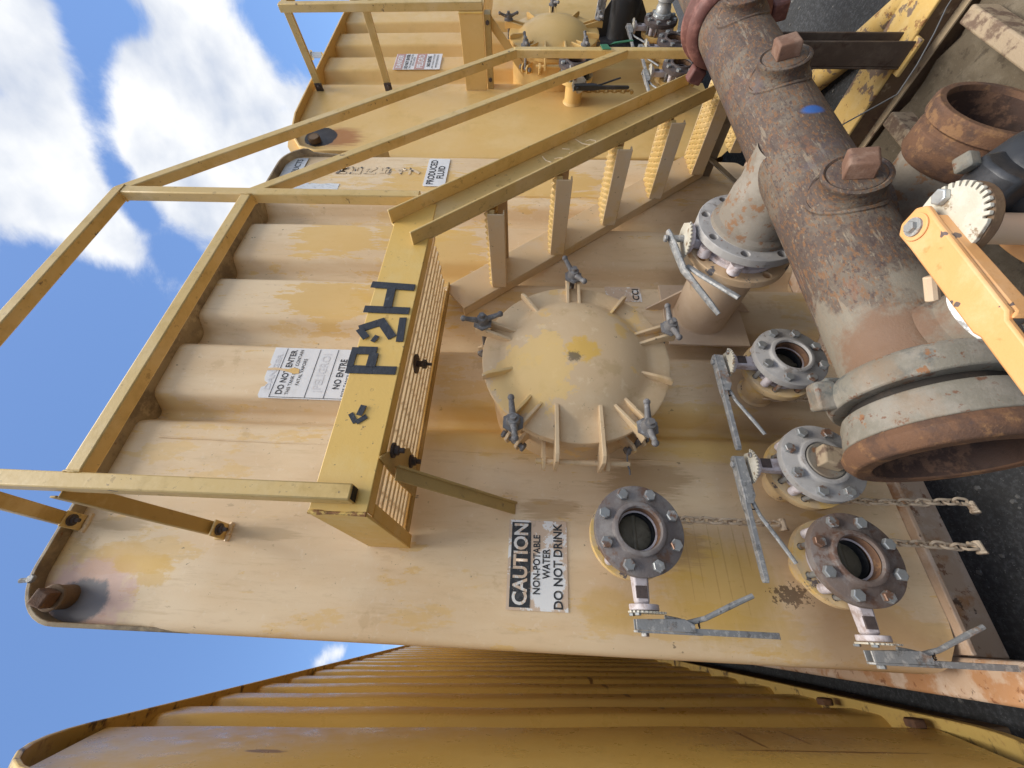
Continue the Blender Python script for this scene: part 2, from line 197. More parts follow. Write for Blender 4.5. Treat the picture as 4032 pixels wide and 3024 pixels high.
M['beam_brown'] = mat('rusty_brown_beam', (.16, .10, .055, 1), [((.10, .055, .035, 1), 8, S1, .48, .64, .8), ((.36, .27, .17, 1), 12, S1, .60, .68, .7), (DRUST, 22, S1, .58, .68, .8)], rough=.75, bump=.4, bscale=120)
M['cream'] = mat('cream_flaking_beam', (.33, .25, .165, 1), [((.11, .065, .045, 1), 11, S1, .47, .56, .85, 9), ((.32, .25, .16, 1), 26, S1, .5, .66, .7)], rough=.75, bump=.4, bscale=120)
M['cream_l'] = mat('worn_cream_edge', (.46, .35, .22, 1), [((.20, .12, .08, 1), 16, S1, .55, .62, .8)], rough=.7)
M['bronze'] = mat('dusty_brown_channel', (.20, .155, .105, 1), [((.28, .22, .15, 1), 7, S1, .45, .65, .7), ((.11, .08, .055, 1), 16, S1, .54, .7, .6)], rough=.6, bump=.15)
M['orange'] = mat('orange_lever_paint', (.66, .34, .13, 1), [((.72, .43, .22, 1), 14, S1, .45, .65, .6), ((.10, .08, .08, 1), 22, S1, .665, .675, .95, 3), ((.45, .22, .07, 1), 40, S1, .6, .7, .6)], rough=.5, bump=.15)
M['cream_plate'] = mat('rust_speckled_cream_plate', (.47, .43, .345, 1), [((.58, .55, .48, 1), 16, S1, .45, .65, .6), ((.20, .13, .07, 1), 34, S1, .56, .62, .85, 8)], rough=.55, bump=.3)
M['aluminium'] = mat('cast_aluminium', (.52, .53, .52, 1), [((.34, .35, .35, 1), 30, S1, .5, .66, .7)], rough=.35, metal=.6, bump=.2)
M['green'] = mat('green_ribbon', (.035, .17, .085, 1), rough=.6)
M['chain'] = mat('tan_painted_chain', (.56, .44, .31, 1), [((.20, .13, .08, 1), 40, S1, .5, .66, .8)], rough=.7, bump=.2)
M['chain_rust'] = mat('rust_yellow_chain', (.46, .28, .08, 1), [(RUST, 50, S1, .5, .62, .85)], rough=.7, bump=.2)
M['sealant'] = mat('white_thread_tape', (.75, .75, .74, 1), [((.2, .19, .18, 1), 50, S1, .5, .6, .8)], rough=.6, bump=.5)
M['wire'] = mat('grey_wire', (.10, .10, .10, 1), rough=.5)

# ------------------------------------------------------------------ building helpers
def wm(o):
    m = Matrix.Identity(4)
    while o is not None:
        m = o.matrix_basis @ m; o = o.parent
    return m
def tag(o, label=None, cat=None, group=None, kind=None):
    if label: o['label'] = label
    if cat: o['category'] = cat
    if group: o['group'] = group
    if kind: o['kind'] = kind
    return o
def thing(name, label, cat, loc=(0, 0, 0), rot=(0, 0, 0), group=None):
    o = bpy.data.objects.new(name, None); COL.objects.link(o); o.empty_display_size = .05
    o.location = loc; o.rotation_euler = rot
    return tag(o, label, cat, group)
def copy_tree(o, parent=None, swap=None):
    c = o.copy(); COL.objects.link(c); c.parent = parent
    if swap and c.type == 'MESH' and c.material_slots and c.material_slots[0].material:
        nm = swap.get((o.name.split('.')[0], c.material_slots[0].material.name), swap.get(c.material_slots[0].material.name))
        if nm:
            c.material_slots[0].link = 'OBJECT'; c.material_slots[0].material = nm
    for ch in list(o.children): copy_tree(ch, c, swap)
    return c
def basis(ax):
    a = Vector(ax).normalized(); h = Vector((0, 0, 1)) if abs(a.z) < .9 else Vector((1, 0, 0))
    u = a.cross(h).normalized(); v = a.cross(u).normalized()
    return a, u, v
class MB:
    def __init__(s): s.v = []; s.f = []
    def add(s, vs, fs):
        n = len(s.v); s.v += [Vector(x) for x in vs]; s.f += [tuple(i + n for i in f) for f in fs]; return s
    def box(s, lo, hi):
        x0, y0, z0 = lo; x1, y1, z1 = hi
        return s.add([(x0, y0, z0), (x1, y0, z0), (x1, y1, z0), (x0, y1, z0), (x0, y0, z1), (x1, y0, z1), (x1, y1, z1), (x0, y1, z1)],
                     [(3, 2, 1, 0), (4, 5, 6, 7), (0, 1, 5, 4), (1, 2, 6, 5), (2, 3, 7, 6), (3, 0, 4, 7)])
    def bar(s, p0, p1, w, h, up=(0, 0, 1)):
        """bar from p0 to p1; w across, h along 'up'"""
        p0 = Vector(p0); p1 = Vector(p1); d = (p1 - p0).normalized(); u = Vector(up); u = (u - d * u.dot(d)).normalized(); r = d.cross(u)
        vs = [p + r * a * w / 2 + u * b * h / 2 for p in (p0, p1) for a, b in ((-1, -1), (1, -1), (1, 1), (-1, 1))]
        return s.add(vs, [(0, 1, 2, 3), (7, 6, 5, 4), (0, 4, 5, 1), (1, 5, 6, 2), (2, 6, 7, 3), (3, 7, 4, 0)])
    def prism(s, poly, o, ex, ey, ez, d):
        """polygon in (ex, ey) from o, thickness d along ez"""
        o = Vector(o); ex = Vector(ex); ey = Vector(ey); ez = Vector(ez); n = len(poly)
        a = [o + ex * p[0] + ey * p[1] for p in poly]; b = [p + ez * d for p in a]
        return s.add(a + b, [tuple(range(n))[::-1], tuple(range(n, 2 * n))] + [(i, (i + 1) % n, n + (i + 1) % n, n + i) for i in range(n)])
    def cyl(s, p0, p1, r0, r1=None, n=24, caps=True):
        r1 = r0 if r1 is None else r1; p0 = Vector(p0); p1 = Vector(p1); a, u, v = basis(p1 - p0)
        vs = []
        for p, r in ((p0, r0), (p1, r1)):
            vs += [p + u * cos(2 * pi * i / n) * r + v * sin(2 * pi * i / n) * r for i in range(n)]
        fs = [(i, (i + 1) % n, n + (i + 1) % n, n + i) for i in range(n)]
        if caps: fs += [tuple(range(n))[::-1], tuple(range(n, 2 * n))]
        return s.add(vs, fs)
    def lathe(s, prof, o, ax, n=40, close=False):
        """prof: (radius, distance along axis)"""
        o = Vector(o); a, u, v = basis(ax); vs = []
        for r, h in prof:
            vs += [o + a * h + (u * cos(2 * pi * i / n) + v * sin(2 * pi * i / n)) * max(r, 1e-5) for i in range(n)]
        fs = []; m = len(prof)
        for k in range(m if close else m - 1):
            k2 = (k + 1) % m
            fs += [(k * n + i, k * n + (i + 1) % n, k2 * n + (i + 1) % n, k2 * n + i) for i in range(n)]
        return s.add(vs, fs)
    def hexa(s, o, ax, r, h, ang=0.0, n=6):
        o = Vector(o); a, u, v = basis(ax)
        ring = lambda hh, rr: [o + a * hh + (u * cos(ang + 2 * pi * i / n) + v * sin(ang + 2 * pi * i / n)) * rr for i in range(n)]
        vs = ring(0, r) + ring(h * .85, r) + ring(h, r * .86)
        fs = [tuple(range(n))[::-1], tuple(range(2 * n, 3 * n))]
        for k in range(2): fs += [(k * n + i, k * n + (i + 1) % n, (k + 1) * n + (i + 1) % n, (k + 1) * n + i) for i in range(n)]
        return s.add(vs, fs)
    def path(s, pts, r, n=8, closed=False, flat=1.0):
        pts = [Vector(p) for p in pts]; m = len(pts); vs = []; pu = None
        for i, p in enumerate(pts):
            if closed: d = pts[(i + 1) % m] - pts[i - 1]
            else: d = pts[min(i + 1, m - 1)] - pts[max(i - 1, 0)]
            d.normalize()
            if pu is None: _, u, _v = basis(d)
            else: u = (pu - d * pu.dot(d)).normalized()
            pu = u; w = d.cross(u); rr = r[i] if isinstance(r, (list, tuple)) else r
            vs += [p + u * cos(2 * pi * k / n) * rr + w * sin(2 * pi * k / n) * rr * flat for k in range(n)]
        fs = []
        for i in range(m if closed else m - 1):
            j = (i + 1) % m
            fs += [(i * n + k, i * n + (k + 1) % n, j * n + (k + 1) % n, j * n + k) for k in range(n)]
        if not closed: fs += [tuple(range(n))[::-1], tuple(range((m - 1) * n, m * n))]
        return s.add(vs, fs)
    def ball(s, c, r, n=10):
        c = Vector(c); prof = [(r * sin(pi * i / 6), -r * cos(pi * i / 6)) for i in range(7)]
        return s.lathe(prof, c, (0, 0, 1), n)
    def holed_disc(s, o, ax, r0, r1, th, rh, rb, nh, ph=0.0):
        """flange plate: ring r0..r1, thickness th along ax, nh bolt holes of radius rh on radius rb"""
        o = Vector(o); a, u, v = basis(ax); K = 24
        P = lambda r, t, h: o + a * h + (u * cos(t) + v * sin(t)) * r
        dt = 2 * pi / nh
        for k in range(nh):
            t0 = ph + k * dt; bd = []
            q = K // 4
            for i in range(q): bd.append((r1, t0 - dt / 2 + dt * i / q))
            for i in range(q): bd.append((r1 + (r0 - r1) * i / q, t0 + dt / 2))
            for i in range(q): bd.append((r0, t0 + dt / 2 - dt * i / q))
            for i in range(q): bd.append((r0 + (r1 - r0) * i / q, t0 - dt / 2))
            hc = Vector((rb * cos(t0), rb * sin(t0))); vs = []
            for h in (0, th):
                vs += [P(r, t, h) for r, t in bd]
                for r, t in bd:
                    d = Vector((r * cos(t), r * sin(t))) - hc; d.normalize(); p = hc + d * rh
                    vs.append(o + a * h + u * p.x + v * p.y)
            fs = []
            for i in range(K):
                j = (i + 1) % K
                fs += [(i, j, K + j, K + i), (2 * K + j, 2 * K + i, 3 * K + i, 3 * K + j), (K + i, K + j, 3 * K + j, 3 * K + i)]
                if i < q or 2 * q <= i < 3 * q: fs.append((j, i, 2 * K + i, 2 * K + j))
            s.add(vs, fs)
        return s
    def build(s, name, m, parent=None, bev=0.0, ang=35, world=False, label=None, kind=None):
        me = bpy.data.meshes.new(name); vs = s.v
        if world and parent is not None:
            inv = wm(parent).inverted(); vs = [inv @ p for p in s.v]
        me.from_pydata([tuple(p) for p in vs], [], s.f); me.materials.append(m); me.validate()
        import bmesh
        b = bmesh.new(); b.from_mesh(me); bmesh.ops.recalc_face_normals(b, faces=b.faces); b.to_mesh(me); b.free()
        me.shade_smooth(); me.set_sharp_from_angle(angle=R(ang))
        o = bpy.data.objects.new(name, me); COL.objects.link(o); o.parent = parent
        if bev:
            md = o.modifiers.new('bevel', 'BEVEL'); md.width = bev; md.segments = 2; md.limit_method = 'ANGLE'; md.angle_limit = R(40); md.harden_normals = False
        if label: o['label'] = label
        if kind: o['kind'] = kind
        return o
def text_mesh(name, s, m, parent, x0, x1, z0, z1, y, bold=.012, world=True, shear=0.0, bend=None, right=(1, 0, 0), up=(0, 0, 1), org=None, label=None):
    """flat lettering stretched into the box x0..x1, z0..z1 on the plane y, facing -Y"""
    cu = bpy.data.curves.new(name, 'FONT'); cu.body = s; cu.offset = bold; cu.resolution_u = 3
    to = bpy.data.objects.new(name, cu); COL.objects.link(to)
    dg = bpy.context.evaluated_depsgraph_get(); me = bpy.data.meshes.new_from_object(to.evaluated_get(dg))
    bpy.data.objects.remove(to, do_unlink=True)
    xs = [v.co.x for v in me.vertices]; ys = [v.co.y for v in me.vertices]
    ax, bx, ay, by = min(xs), max(xs), min(ys), max(ys)
    inv = wm(parent).inverted() if world else Matrix.Identity(4)
    o0 = Vector(org) if org is not None else None
    for v in me.vertices:
        fx = (v.co.x - ax) / (bx - ax); fz = (v.co.y - ay) / max(1e-6, by - ay)
        px = x0 + (x1 - x0) * fx; pz = z0 + (z1 - z0) * fz + shear * fx
        p = Vector((px, y, pz)) if o0 is None else o0 + Vector(right) * px + Vector(up) * pz
        v.co = inv @ p
    me.materials.clear(); me.materials.append(m); me.name = name
    o = bpy.data.objects.new(name, me); COL.objects.link(o); o.parent = parent
    if label: o['label'] = label
    return o
def fillet(poly, rad, n=5):
    """round the inner corners of an open polyline"""
    out = [Vector(poly[0])]
    for i in range(1, len(poly) - 1):
        p, a, b = Vector(poly[i]), Vector(poly[i - 1]), Vector(poly[i + 1])
        r = min(rad, (a - p).length * .45, (b - p).length * .45); d0 = (a - p).normalized(); d1 = (b - p).normalized()
        q0 = p + d0 * r; q1 = p + d1 * r
        for k in range(n + 1):
            t = k / n; out.append(q0 * (1 - t) ** 2 + p * 2 * t * (1 - t) + q1 * t ** 2)
    out.append(Vector(poly[-1])); return out
def round_top(x, x0, x1, zt, r):
    """height of a flat top with rounded ends"""
    if x < x0 + r: d = min(r, x0 + r - x); return zt - r + math.sqrt(max(0, r * r - d * d))
    if x > x1 - r: d = min(r, x - x1 + r); return zt - r + math.sqrt(max(0, r * r - d * d))
    return zt
def wall_mesh(prof, x0, x1, zb, zt, rt, rb, rows=36, wob=.0016):
    mb = MB(); pts = []
    for a, b in zip(prof, prof[1:]):
        n = max(1, int((Vector(b) - Vector(a)).length / .05))
        pts += [Vector(a).lerp(Vector(b), i / n) for i in range(n)]
    pts.append(Vector(prof[-1])); m = len(pts)
    for p in pts:
        top = round_top(p.x, x0, x1, zt, rt); bot = -round_top(p.x, x0, x1, -zb, rb)
        for k in range(rows + 1):
            z = bot + (top - bot) * k / rows
            w = wob * (sin(z * 5.1 + p.x * 3.3) + sin(z * 2.3 - p.x * 6.1 + 1) + .6 * sin(z * 11 + p.x * 9))
            mb.v.append(Vector((p.x, p.y + w, z)))
    for i in range(m - 1):
        for k in range(rows):
            mb.f.append((i * (rows + 1) + k, (i + 1) * (rows + 1) + k, (i + 1) * (rows + 1) + k + 1, i * (rows + 1) + k + 1))
    return mb
def outline(x0, x1, zb, zt, rt, rb, n=8):
    pts = []
    for cx, cz, a0, r in ((x0 + rb, zb + rb, pi, rb), (x1 - rb, zb + rb, 1.5 * pi, rb), (x1 - rt, zt - rt, 0, rt), (x0 + rt, zt - rt, .5 * pi, rt)):
        pts += [(cx + r * cos(a0 + .5 * pi * i / n), cz + r * sin(a0 + .5 * pi * i / n)) for i in range(n + 1)]
    return pts
def tube_shell(pts, y0, y1):
    mb = MB(); n = len(pts)
    mb.v = [Vector((x, y0, z)) for x, z in pts] + [Vector((x, y1, z)) for x, z in pts]
    mb.f = [(i, (i + 1) % n, n + (i + 1) % n, n + i) for i in range(n)] + [tuple(range(n, 2 * n))]
    return mb
def rim_band(pts, yf, yb, th):
    """plate bent along pts (x,z); yf(i) = front edge; th = thickness outwards"""
    mb = MB(); n = len(pts)
    for i, (x, z) in enumerate(pts):
        a = Vector(pts[max(0, i - 1)]); b = Vector(pts[min(n - 1, i + 1)]); t = (b - a).normalized(); nx, nzv = -t.y, t.x
        f = yf(i / (n - 1))
        mb.v += [Vector((x, f, z)), Vector((x, yb, z)), Vector((x + nx * th, yb, z + nzv * th)), Vector((x + nx * th, f, z + nzv * th))]
    for i in range(n - 1):
        for k in range(4): mb.f.append((i * 4 + k, i * 4 + (k + 1) % 4, (i + 1) * 4 + (k + 1) % 4, (i + 1) * 4 + k))
    mb.f += [(3, 2, 1, 0), tuple((n - 1) * 4 + k for k in range(4))]
    return mb
GZ = -1.5

# ------------------------------------------------------------------ ground
g = MB(); g.add([(-400, -400, GZ), (400, -400, GZ), (400, 400, GZ), (-400, 400, GZ)], [(0, 1, 2, 3)])
tag(g.build('ground', M['asphalt']), 'dark grey asphalt yard surface under the tanks', kind='structure')
pan = MB()
for i in range(30):
    for j in range(26):
        x = .62 + i * .0405; y = -.6 + j * .066
        pan.v.append(Vector((x, y, GZ + .07 + .012 * sin(x * 17 + y * 9) + .009 * sin(x * 41 - y * 33) + random.uniform(0, .012))))
pan.f = [(i * 26 + j, (i + 1) * 26 + j, (i + 1) * 26 + j + 1, i * 26 + j + 1) for i in range(29) for j in range(25)]
tag(pan.build('mud_floor', M['mud'], ang=180), 'dried mud caked inside the skid', kind='structure')

gr = MB()
for k in range(600):
    if k % 3: x, y = random.uniform(-.32, .95), random.uniform(.2, 3.2)
    else: x, y = random.uniform(1.9, 3.4), random.uniform(.1, 1.3)
    r_ = random.choice((.003, .004, .005, .007, .010)); n0 = len(gr.v); a0 = random.uniform(0, 6)
    for zz, rr_ in ((0, 1.0), (.7, .75)):
        for q in range(5): gr.v.append(Vector((x + r_ * rr_ * random.uniform(.7, 1.2) * cos(a0 + q * 1.257), y + r_ * rr_ * random.uniform(.7, 1.2) * sin(a0 + q * 1.257), GZ - .001 + r_ * zz)))
    gr.f += [(n0 + q, n0 + (q + 1) % 5, n0 + 5 + (q + 1) % 5, n0 + 5 + q) for q in range(5)] + [tuple(n0 + 5 + q for q in range(5))]
M['stone'] = mat('grey_gravel_stone', (.10, .098, .095, 1), [((.20, .195, .185, 1), 9, S1, .5, .62, .9), ((.07, .065, .06, 1), 14, S1, .52, .6, .8)], rough=.9)
tag(gr.build('gravel', M['stone'], ang=20), 'loose grey stones scattered on the asphalt', kind='stuff')

# ------------------------------------------------------------------ the tan storage tank
def tan_tank():
    t = thing('storage_tank', 'faded tan tank with rounded corners, corrugated front and caution sign', 'storage tank', (1.15, 1.345, GZ))
    x0, x1, zb, zt = -.06, 2.36, -1.22, 1.457; D = 1.42; f = 1.345
    prof = fillet([(x0, 1.43), (x0, f), (.597, f), (.640, D), (.672, D), (.715, f), (.953, f), (.998, D), (1.062, D), (1.107, f), (1.337, f), (1.382, D), (1.434, D), (1.479, f),
                   (1.733, f), (1.778, D), (1.862, D), (1.907, f), (x1, f), (x1, 1.43)], .026, 5)
    prof[0] = Vector((x0, 1.43)); wall_mesh(prof, x0, x1, zb, zt, .155, .12).build('front_wall', M['tan'], t, world=True, ang=60)
    ol = outline(x0, x1, zb, zt, .155, .12)
    tube_shell(ol, 1.40, 9.5).build('shell', M['tan'], t, world=True)
    n = 10; pts = [(x1, .85)] + [(x1 - .155 + .155 * cos(.5 * pi * i / n), zt - .155 + .155 * sin(.5 * pi * i / n)) for i in range(n + 1)]
    pts += [(x1 - .155 - (x1 - x0 - .31) * i / 12, zt) for i in range(1, 12)]
    pts += [(x0 + .155 + .155 * cos(.5 * pi + .5 * pi * i / n), zt - .155 + .155 * sin(.5 * pi + .5 * pi * i / n)) for i in range(n + 1)] + [(x0, 1.15), (x0, .95)]
    rim_band([(x, z) for x, z in pts], lambda u: 1.303 + .055 * max(0, (abs(u - .5) * 2 - .86) / .14) ** 1.5, 1.47, .012).build('rim', M['rim'], t, world=True, bev=.002)
    lp = MB(); lp.box((x0 + .05, 1.318, -1.236), (x1 - .05, 1.40, -1.2215)); lp.build('bottom_lip', M['skid'], t, world=True, bev=.003)
    sk = MB(); sk.box((-.015, 1.50, GZ), (x1 - .1, 1.58, -1.23)); sk.build('front_sill', M['skid'], t, world=True, bev=.004)
    rn = MB(); rn.box((-.112, .55, GZ), (-.016, 9.4, -1.212)); rn.build('skid_runner', M['skid'], t, world=True, bev=.01)
    rn = MB(); rn.box((x1 - .09, 1.2, GZ), (x1, 9.4, -1.222)); rn.build('skid_runner', M['skid'], t, world=True, bev=.01)
    ws = MB(); zz = [-1.19 + i * .09 for i in range(29)]
    ws.path([(.509 + .026 * (z + 1.2) / 2.6 + random.uniform(-.001, .001), 1.3455, z) for z in zz], .0035, 6); ws.build('weld_seam', M['tan'], t, world=True)
    ws = MB(); ws.path([(1.99 + random.uniform(-.001, .001), 1.3455, z) for z in zz], .0035, 6); ws.build('weld_seam', M['tan'], t, world=True)
    # corner plug: pipe stub, collar, square head
    pl = MB(); o = Vector((.017, 1.35, 1.345)); d = Vector((-.10, -.92, -.10)).normalized()
    pl.cyl(o, o + d * .055, .033, n=24); pl.cyl(o + d * .055, o + d * .062, .036, n=24)
    pb = pl.build('corner_plug', M['beam_brown'], t, world=True, bev=.003)
    hd = MB(); q = o + d * .062; hd.hexa(q, d, .030, .038, .5, 4); hd.build('square_head', M['rust_ring'], pb, world=True, bev=.003)
    # two clip brackets for the platform struts
    for cx, cz in ((.225, 1.423), (.218, .943)):
        b = MB(); b.box((cx - .024, 1.272, cz - .004), (cx + .024, 1.352, cz + .003)); b.box((cx - .024, 1.338, cz + .0035), (cx + .024, 1.348, cz + .030))
        bo = b.build('clip_bracket', M['rail'], t, world=True, bev=.002)
        h = MB(); h.cyl((cx, 1.297, cz - .005), (cx, 1.297, cz - .009), .018, n=20); h.hexa((cx, 1.297, cz - .009), (0, 0, -1), .011, .009)
        h.cyl((cx, 1.297, cz - .018), (cx, 1.297, cz - .030), .006, n=10)
        w_ = MB(); w_.path([(cx - .028 + .056 * i / 8, 1.344, cz - .006 - random.uniform(0, .006)) for i in range(9)], [.006 + random.uniform(0, .004) for i in range(9)], 7); w_.build('clip_weld', M['tan'], bo, world=True); h.build('clip_bolt', M['dark_steel'], bo, world=True)
    s = MB(); s.cyl((.055, 1.315, 1.452), (.050, 1.312, 1.482), .007, n=10); s.hexa((.056, 1.305, 1.44), (0, -1, 0), .012, .010); s.build('rim_screw', M['galv'], t, world=True)
    # bottle-cap stud on the wall
    s = MB(); s.cyl((.485, 1.345, -.86), (.485, 1.338, -.86), .008, n=14); s.build('wall_stud', M['tan'], t, world=True)
    # CAUTION sign
    y = 1.3415
    sg = MB(); sg.box((.042, y, -.145), (.296, y + .002, .037)); sg = sg.build('caution_sign', M['peel'], t, world=True, label='cracked sign reading CAUTION NON-POTABLE WATER DO NOT DRINK')
    hb = MB(); hb.box((.049, y - .0008, -.033), (.289, y - .0002, .028)); hb.build('sign_header', M['ink_worn'], sg, world=True)
    text_mesh('lettering', 'CAUTION', M['peelwhite'], sg, .055, .285, -.024, .021, y - .0016, .028)
    text_mesh('lettering', 'NON-POTABLE', M['ink_worn'], sg, .085, .252, -.062, -.040, y - .0012, .022)
    text_mesh('lettering', 'WATER', M['ink_worn'], sg, .127, .212, -.092, -.069, y - .0012, .022)
    text_mesh('lettering', 'DO NOT DRINK', M['ink_worn'], sg, .049, .289, -.130, -.102, y - .0012, .022)
    # DO NOT ENTER sticker
    y = 1.3412; sx0, sx1 = .708, .944
    sg = MB()
    edge = [(sx0, .60), (sx1, .60), (sx1 + .001, 1.037), (.90, 1.036), (.868, 1.034), (.860, 1.026), (.848, 1.034), (.80, 1.032), (.784, 1.026), (.775, 1.010), (.762, 1.012), (.755, 1.030), (.70 + .02, 1.03), (sx0, 1.022)]
    sg.prism(edge, (0, y, 0), (1, 0, 0), (0, 0, 1), (0, 1, 0), .002); sg = sg.build('warning_sticker', M['white'], t, world=True, label='torn white sticker reading DO NOT ENTER and NO ENTRE')
    ln = MB()
    for z in (.984, .846, .772, .640): ln.box((sx0 + .004, y - .0009, z - .001), (sx1 - .003, y - .0002, z + .001))
    ln.box((sx0 + .004, y - .0009, .61), (sx0 + .006, y - .0002, .984)); ln.build('printed_lines', M['ink'], sg, world=True)
    text_mesh('lettering', 'DANGER', M['greyprint'], sg, .745, .915, .994, 1.016, y - .0008, .02)
    text_mesh('lettering', 'DO NOT ENTER', M['ink'], sg, .726, .934, .940, .966, y - .001, .02)
    text_mesh('lettering', 'THIS TANK MAY CONTAIN', M['ink'], sg, .724, .934, .914, .928, y - .001, .01)
    text_mesh('lettering', 'FATAL VAPORS', M['ink'], sg, .768, .892, .886, .900, y - .001, .01)
    text_mesh('lettering', '¡PELIGRO!', M['greyprint'], sg, .74, .92, .786, .830, y - .0008, .02)
    text_mesh('lettering', 'NO ENTRE', M['ink'], sg, .756, .895, .722, .750, y - .001, .02)
    text_mesh('lettering', 'ESTE TANQUE CONTIENE', M['ink'], sg, .724, .934, .694, .708, y - .001, .01)
    text_mesh('lettering', 'VAPORES VENENOSOS', M['ink'], sg, .74, .92, .666, .680, y - .001, .01)
    tr = MB(); tr.prism([(.822, .90), (.842, .905), (.848, .93), (.84, .95), (.846, 1.0), (.842, 1.036), (.832, 1.036), (.834, .98), (.826, .94), (.818, .92)], (0, y - .0016, 0), (1, 0, 0), (0, 0, 1), (0, 1, 0), .0005)
    tr.build('torn_patch', M['tan'], sg, world=True)
    # PRODUCED FLUID sticker
    y = 1.3415; sg = MB(); pr = []
    for cx, cz, a0 in ((2.318, .597, 0), (2.074, .597, .5 * pi), (2.074, .494, pi), (2.318, .494, 1.5 * pi)):
        pr += [(cx + .01 * cos(a0 + .5 * pi * i / 4), cz + .01 * sin(a0 + .5 * pi * i / 4)) for i in range(5)]
    sg.prism(pr, (0, y, 0), (1, 0, 0), (0, 0, 1), (0, 1, 0), .002); sg = sg.build('content_sticker', M['white'], t, world=True, label='white sticker reading PRODUCED FLUID')
    text_mesh('lettering', 'PRODUCED', M['ink'], sg, .0 + 2.080, 2.312, .552, .592, y - .001, .02)
    text_mesh('lettering', 'FLUID', M['ink'], sg, 2.135, 2.255, .502, .541, y - .001, .02)
    # grey placard under the rim and a torn label, with flaked stencilled characters
    sg = MB(); sg.box((2.04, y, 1.325), (2.318, y + .002, 1.44)); sg = sg.build('placard', M['torn'], t, world=True, label='grey placard with worn lettering at the top corner')
    text_mesh('lettering', 'PRODUCTS', M['ink_worn'], sg, 2.08, 2.30, 1.35, 1.385, y - .001, .01)
    lb = MB(); lb.prism([(1.93, 1.07), (2.072, 1.075), (2.076, 1.13), (2.068, 1.18), (2.076, 1.235), (2.06, 1.245), (2.076, 1.25), (2.075, 1.32), (1.93, 1.32)], (0, y, 0), (1, 0, 0), (0, 0, 1), (0, 1, 0), .002); lb.build('paper_label', M['torn'], t, world=True)
    for k, ch in enumerate('MER547'):
        z = 1.10 - k * .085
        text_mesh('stencil_mark', ch, M['ink_flaked'], t, 2.17, 2.24, z - .033, z + .033, 1.3425, .03)
    lb = MB(); lb.prism([(1.25, -.50), (1.335, -.50), (1.335, -.34), (1.25, -.35)], (0, 1.3418, 0), (1, 0, 0), (0, 0, 1), (0, 1, 0), .002); lb = lb.build('scraped_sticker', M['peel'], t, world=True)
    text_mesh('lettering', 'CCI', M['ink_worn'], lb, 1.258, 1.325, -.49, -.46, 1.3405, .02)
    return t
tan = tan_tank()

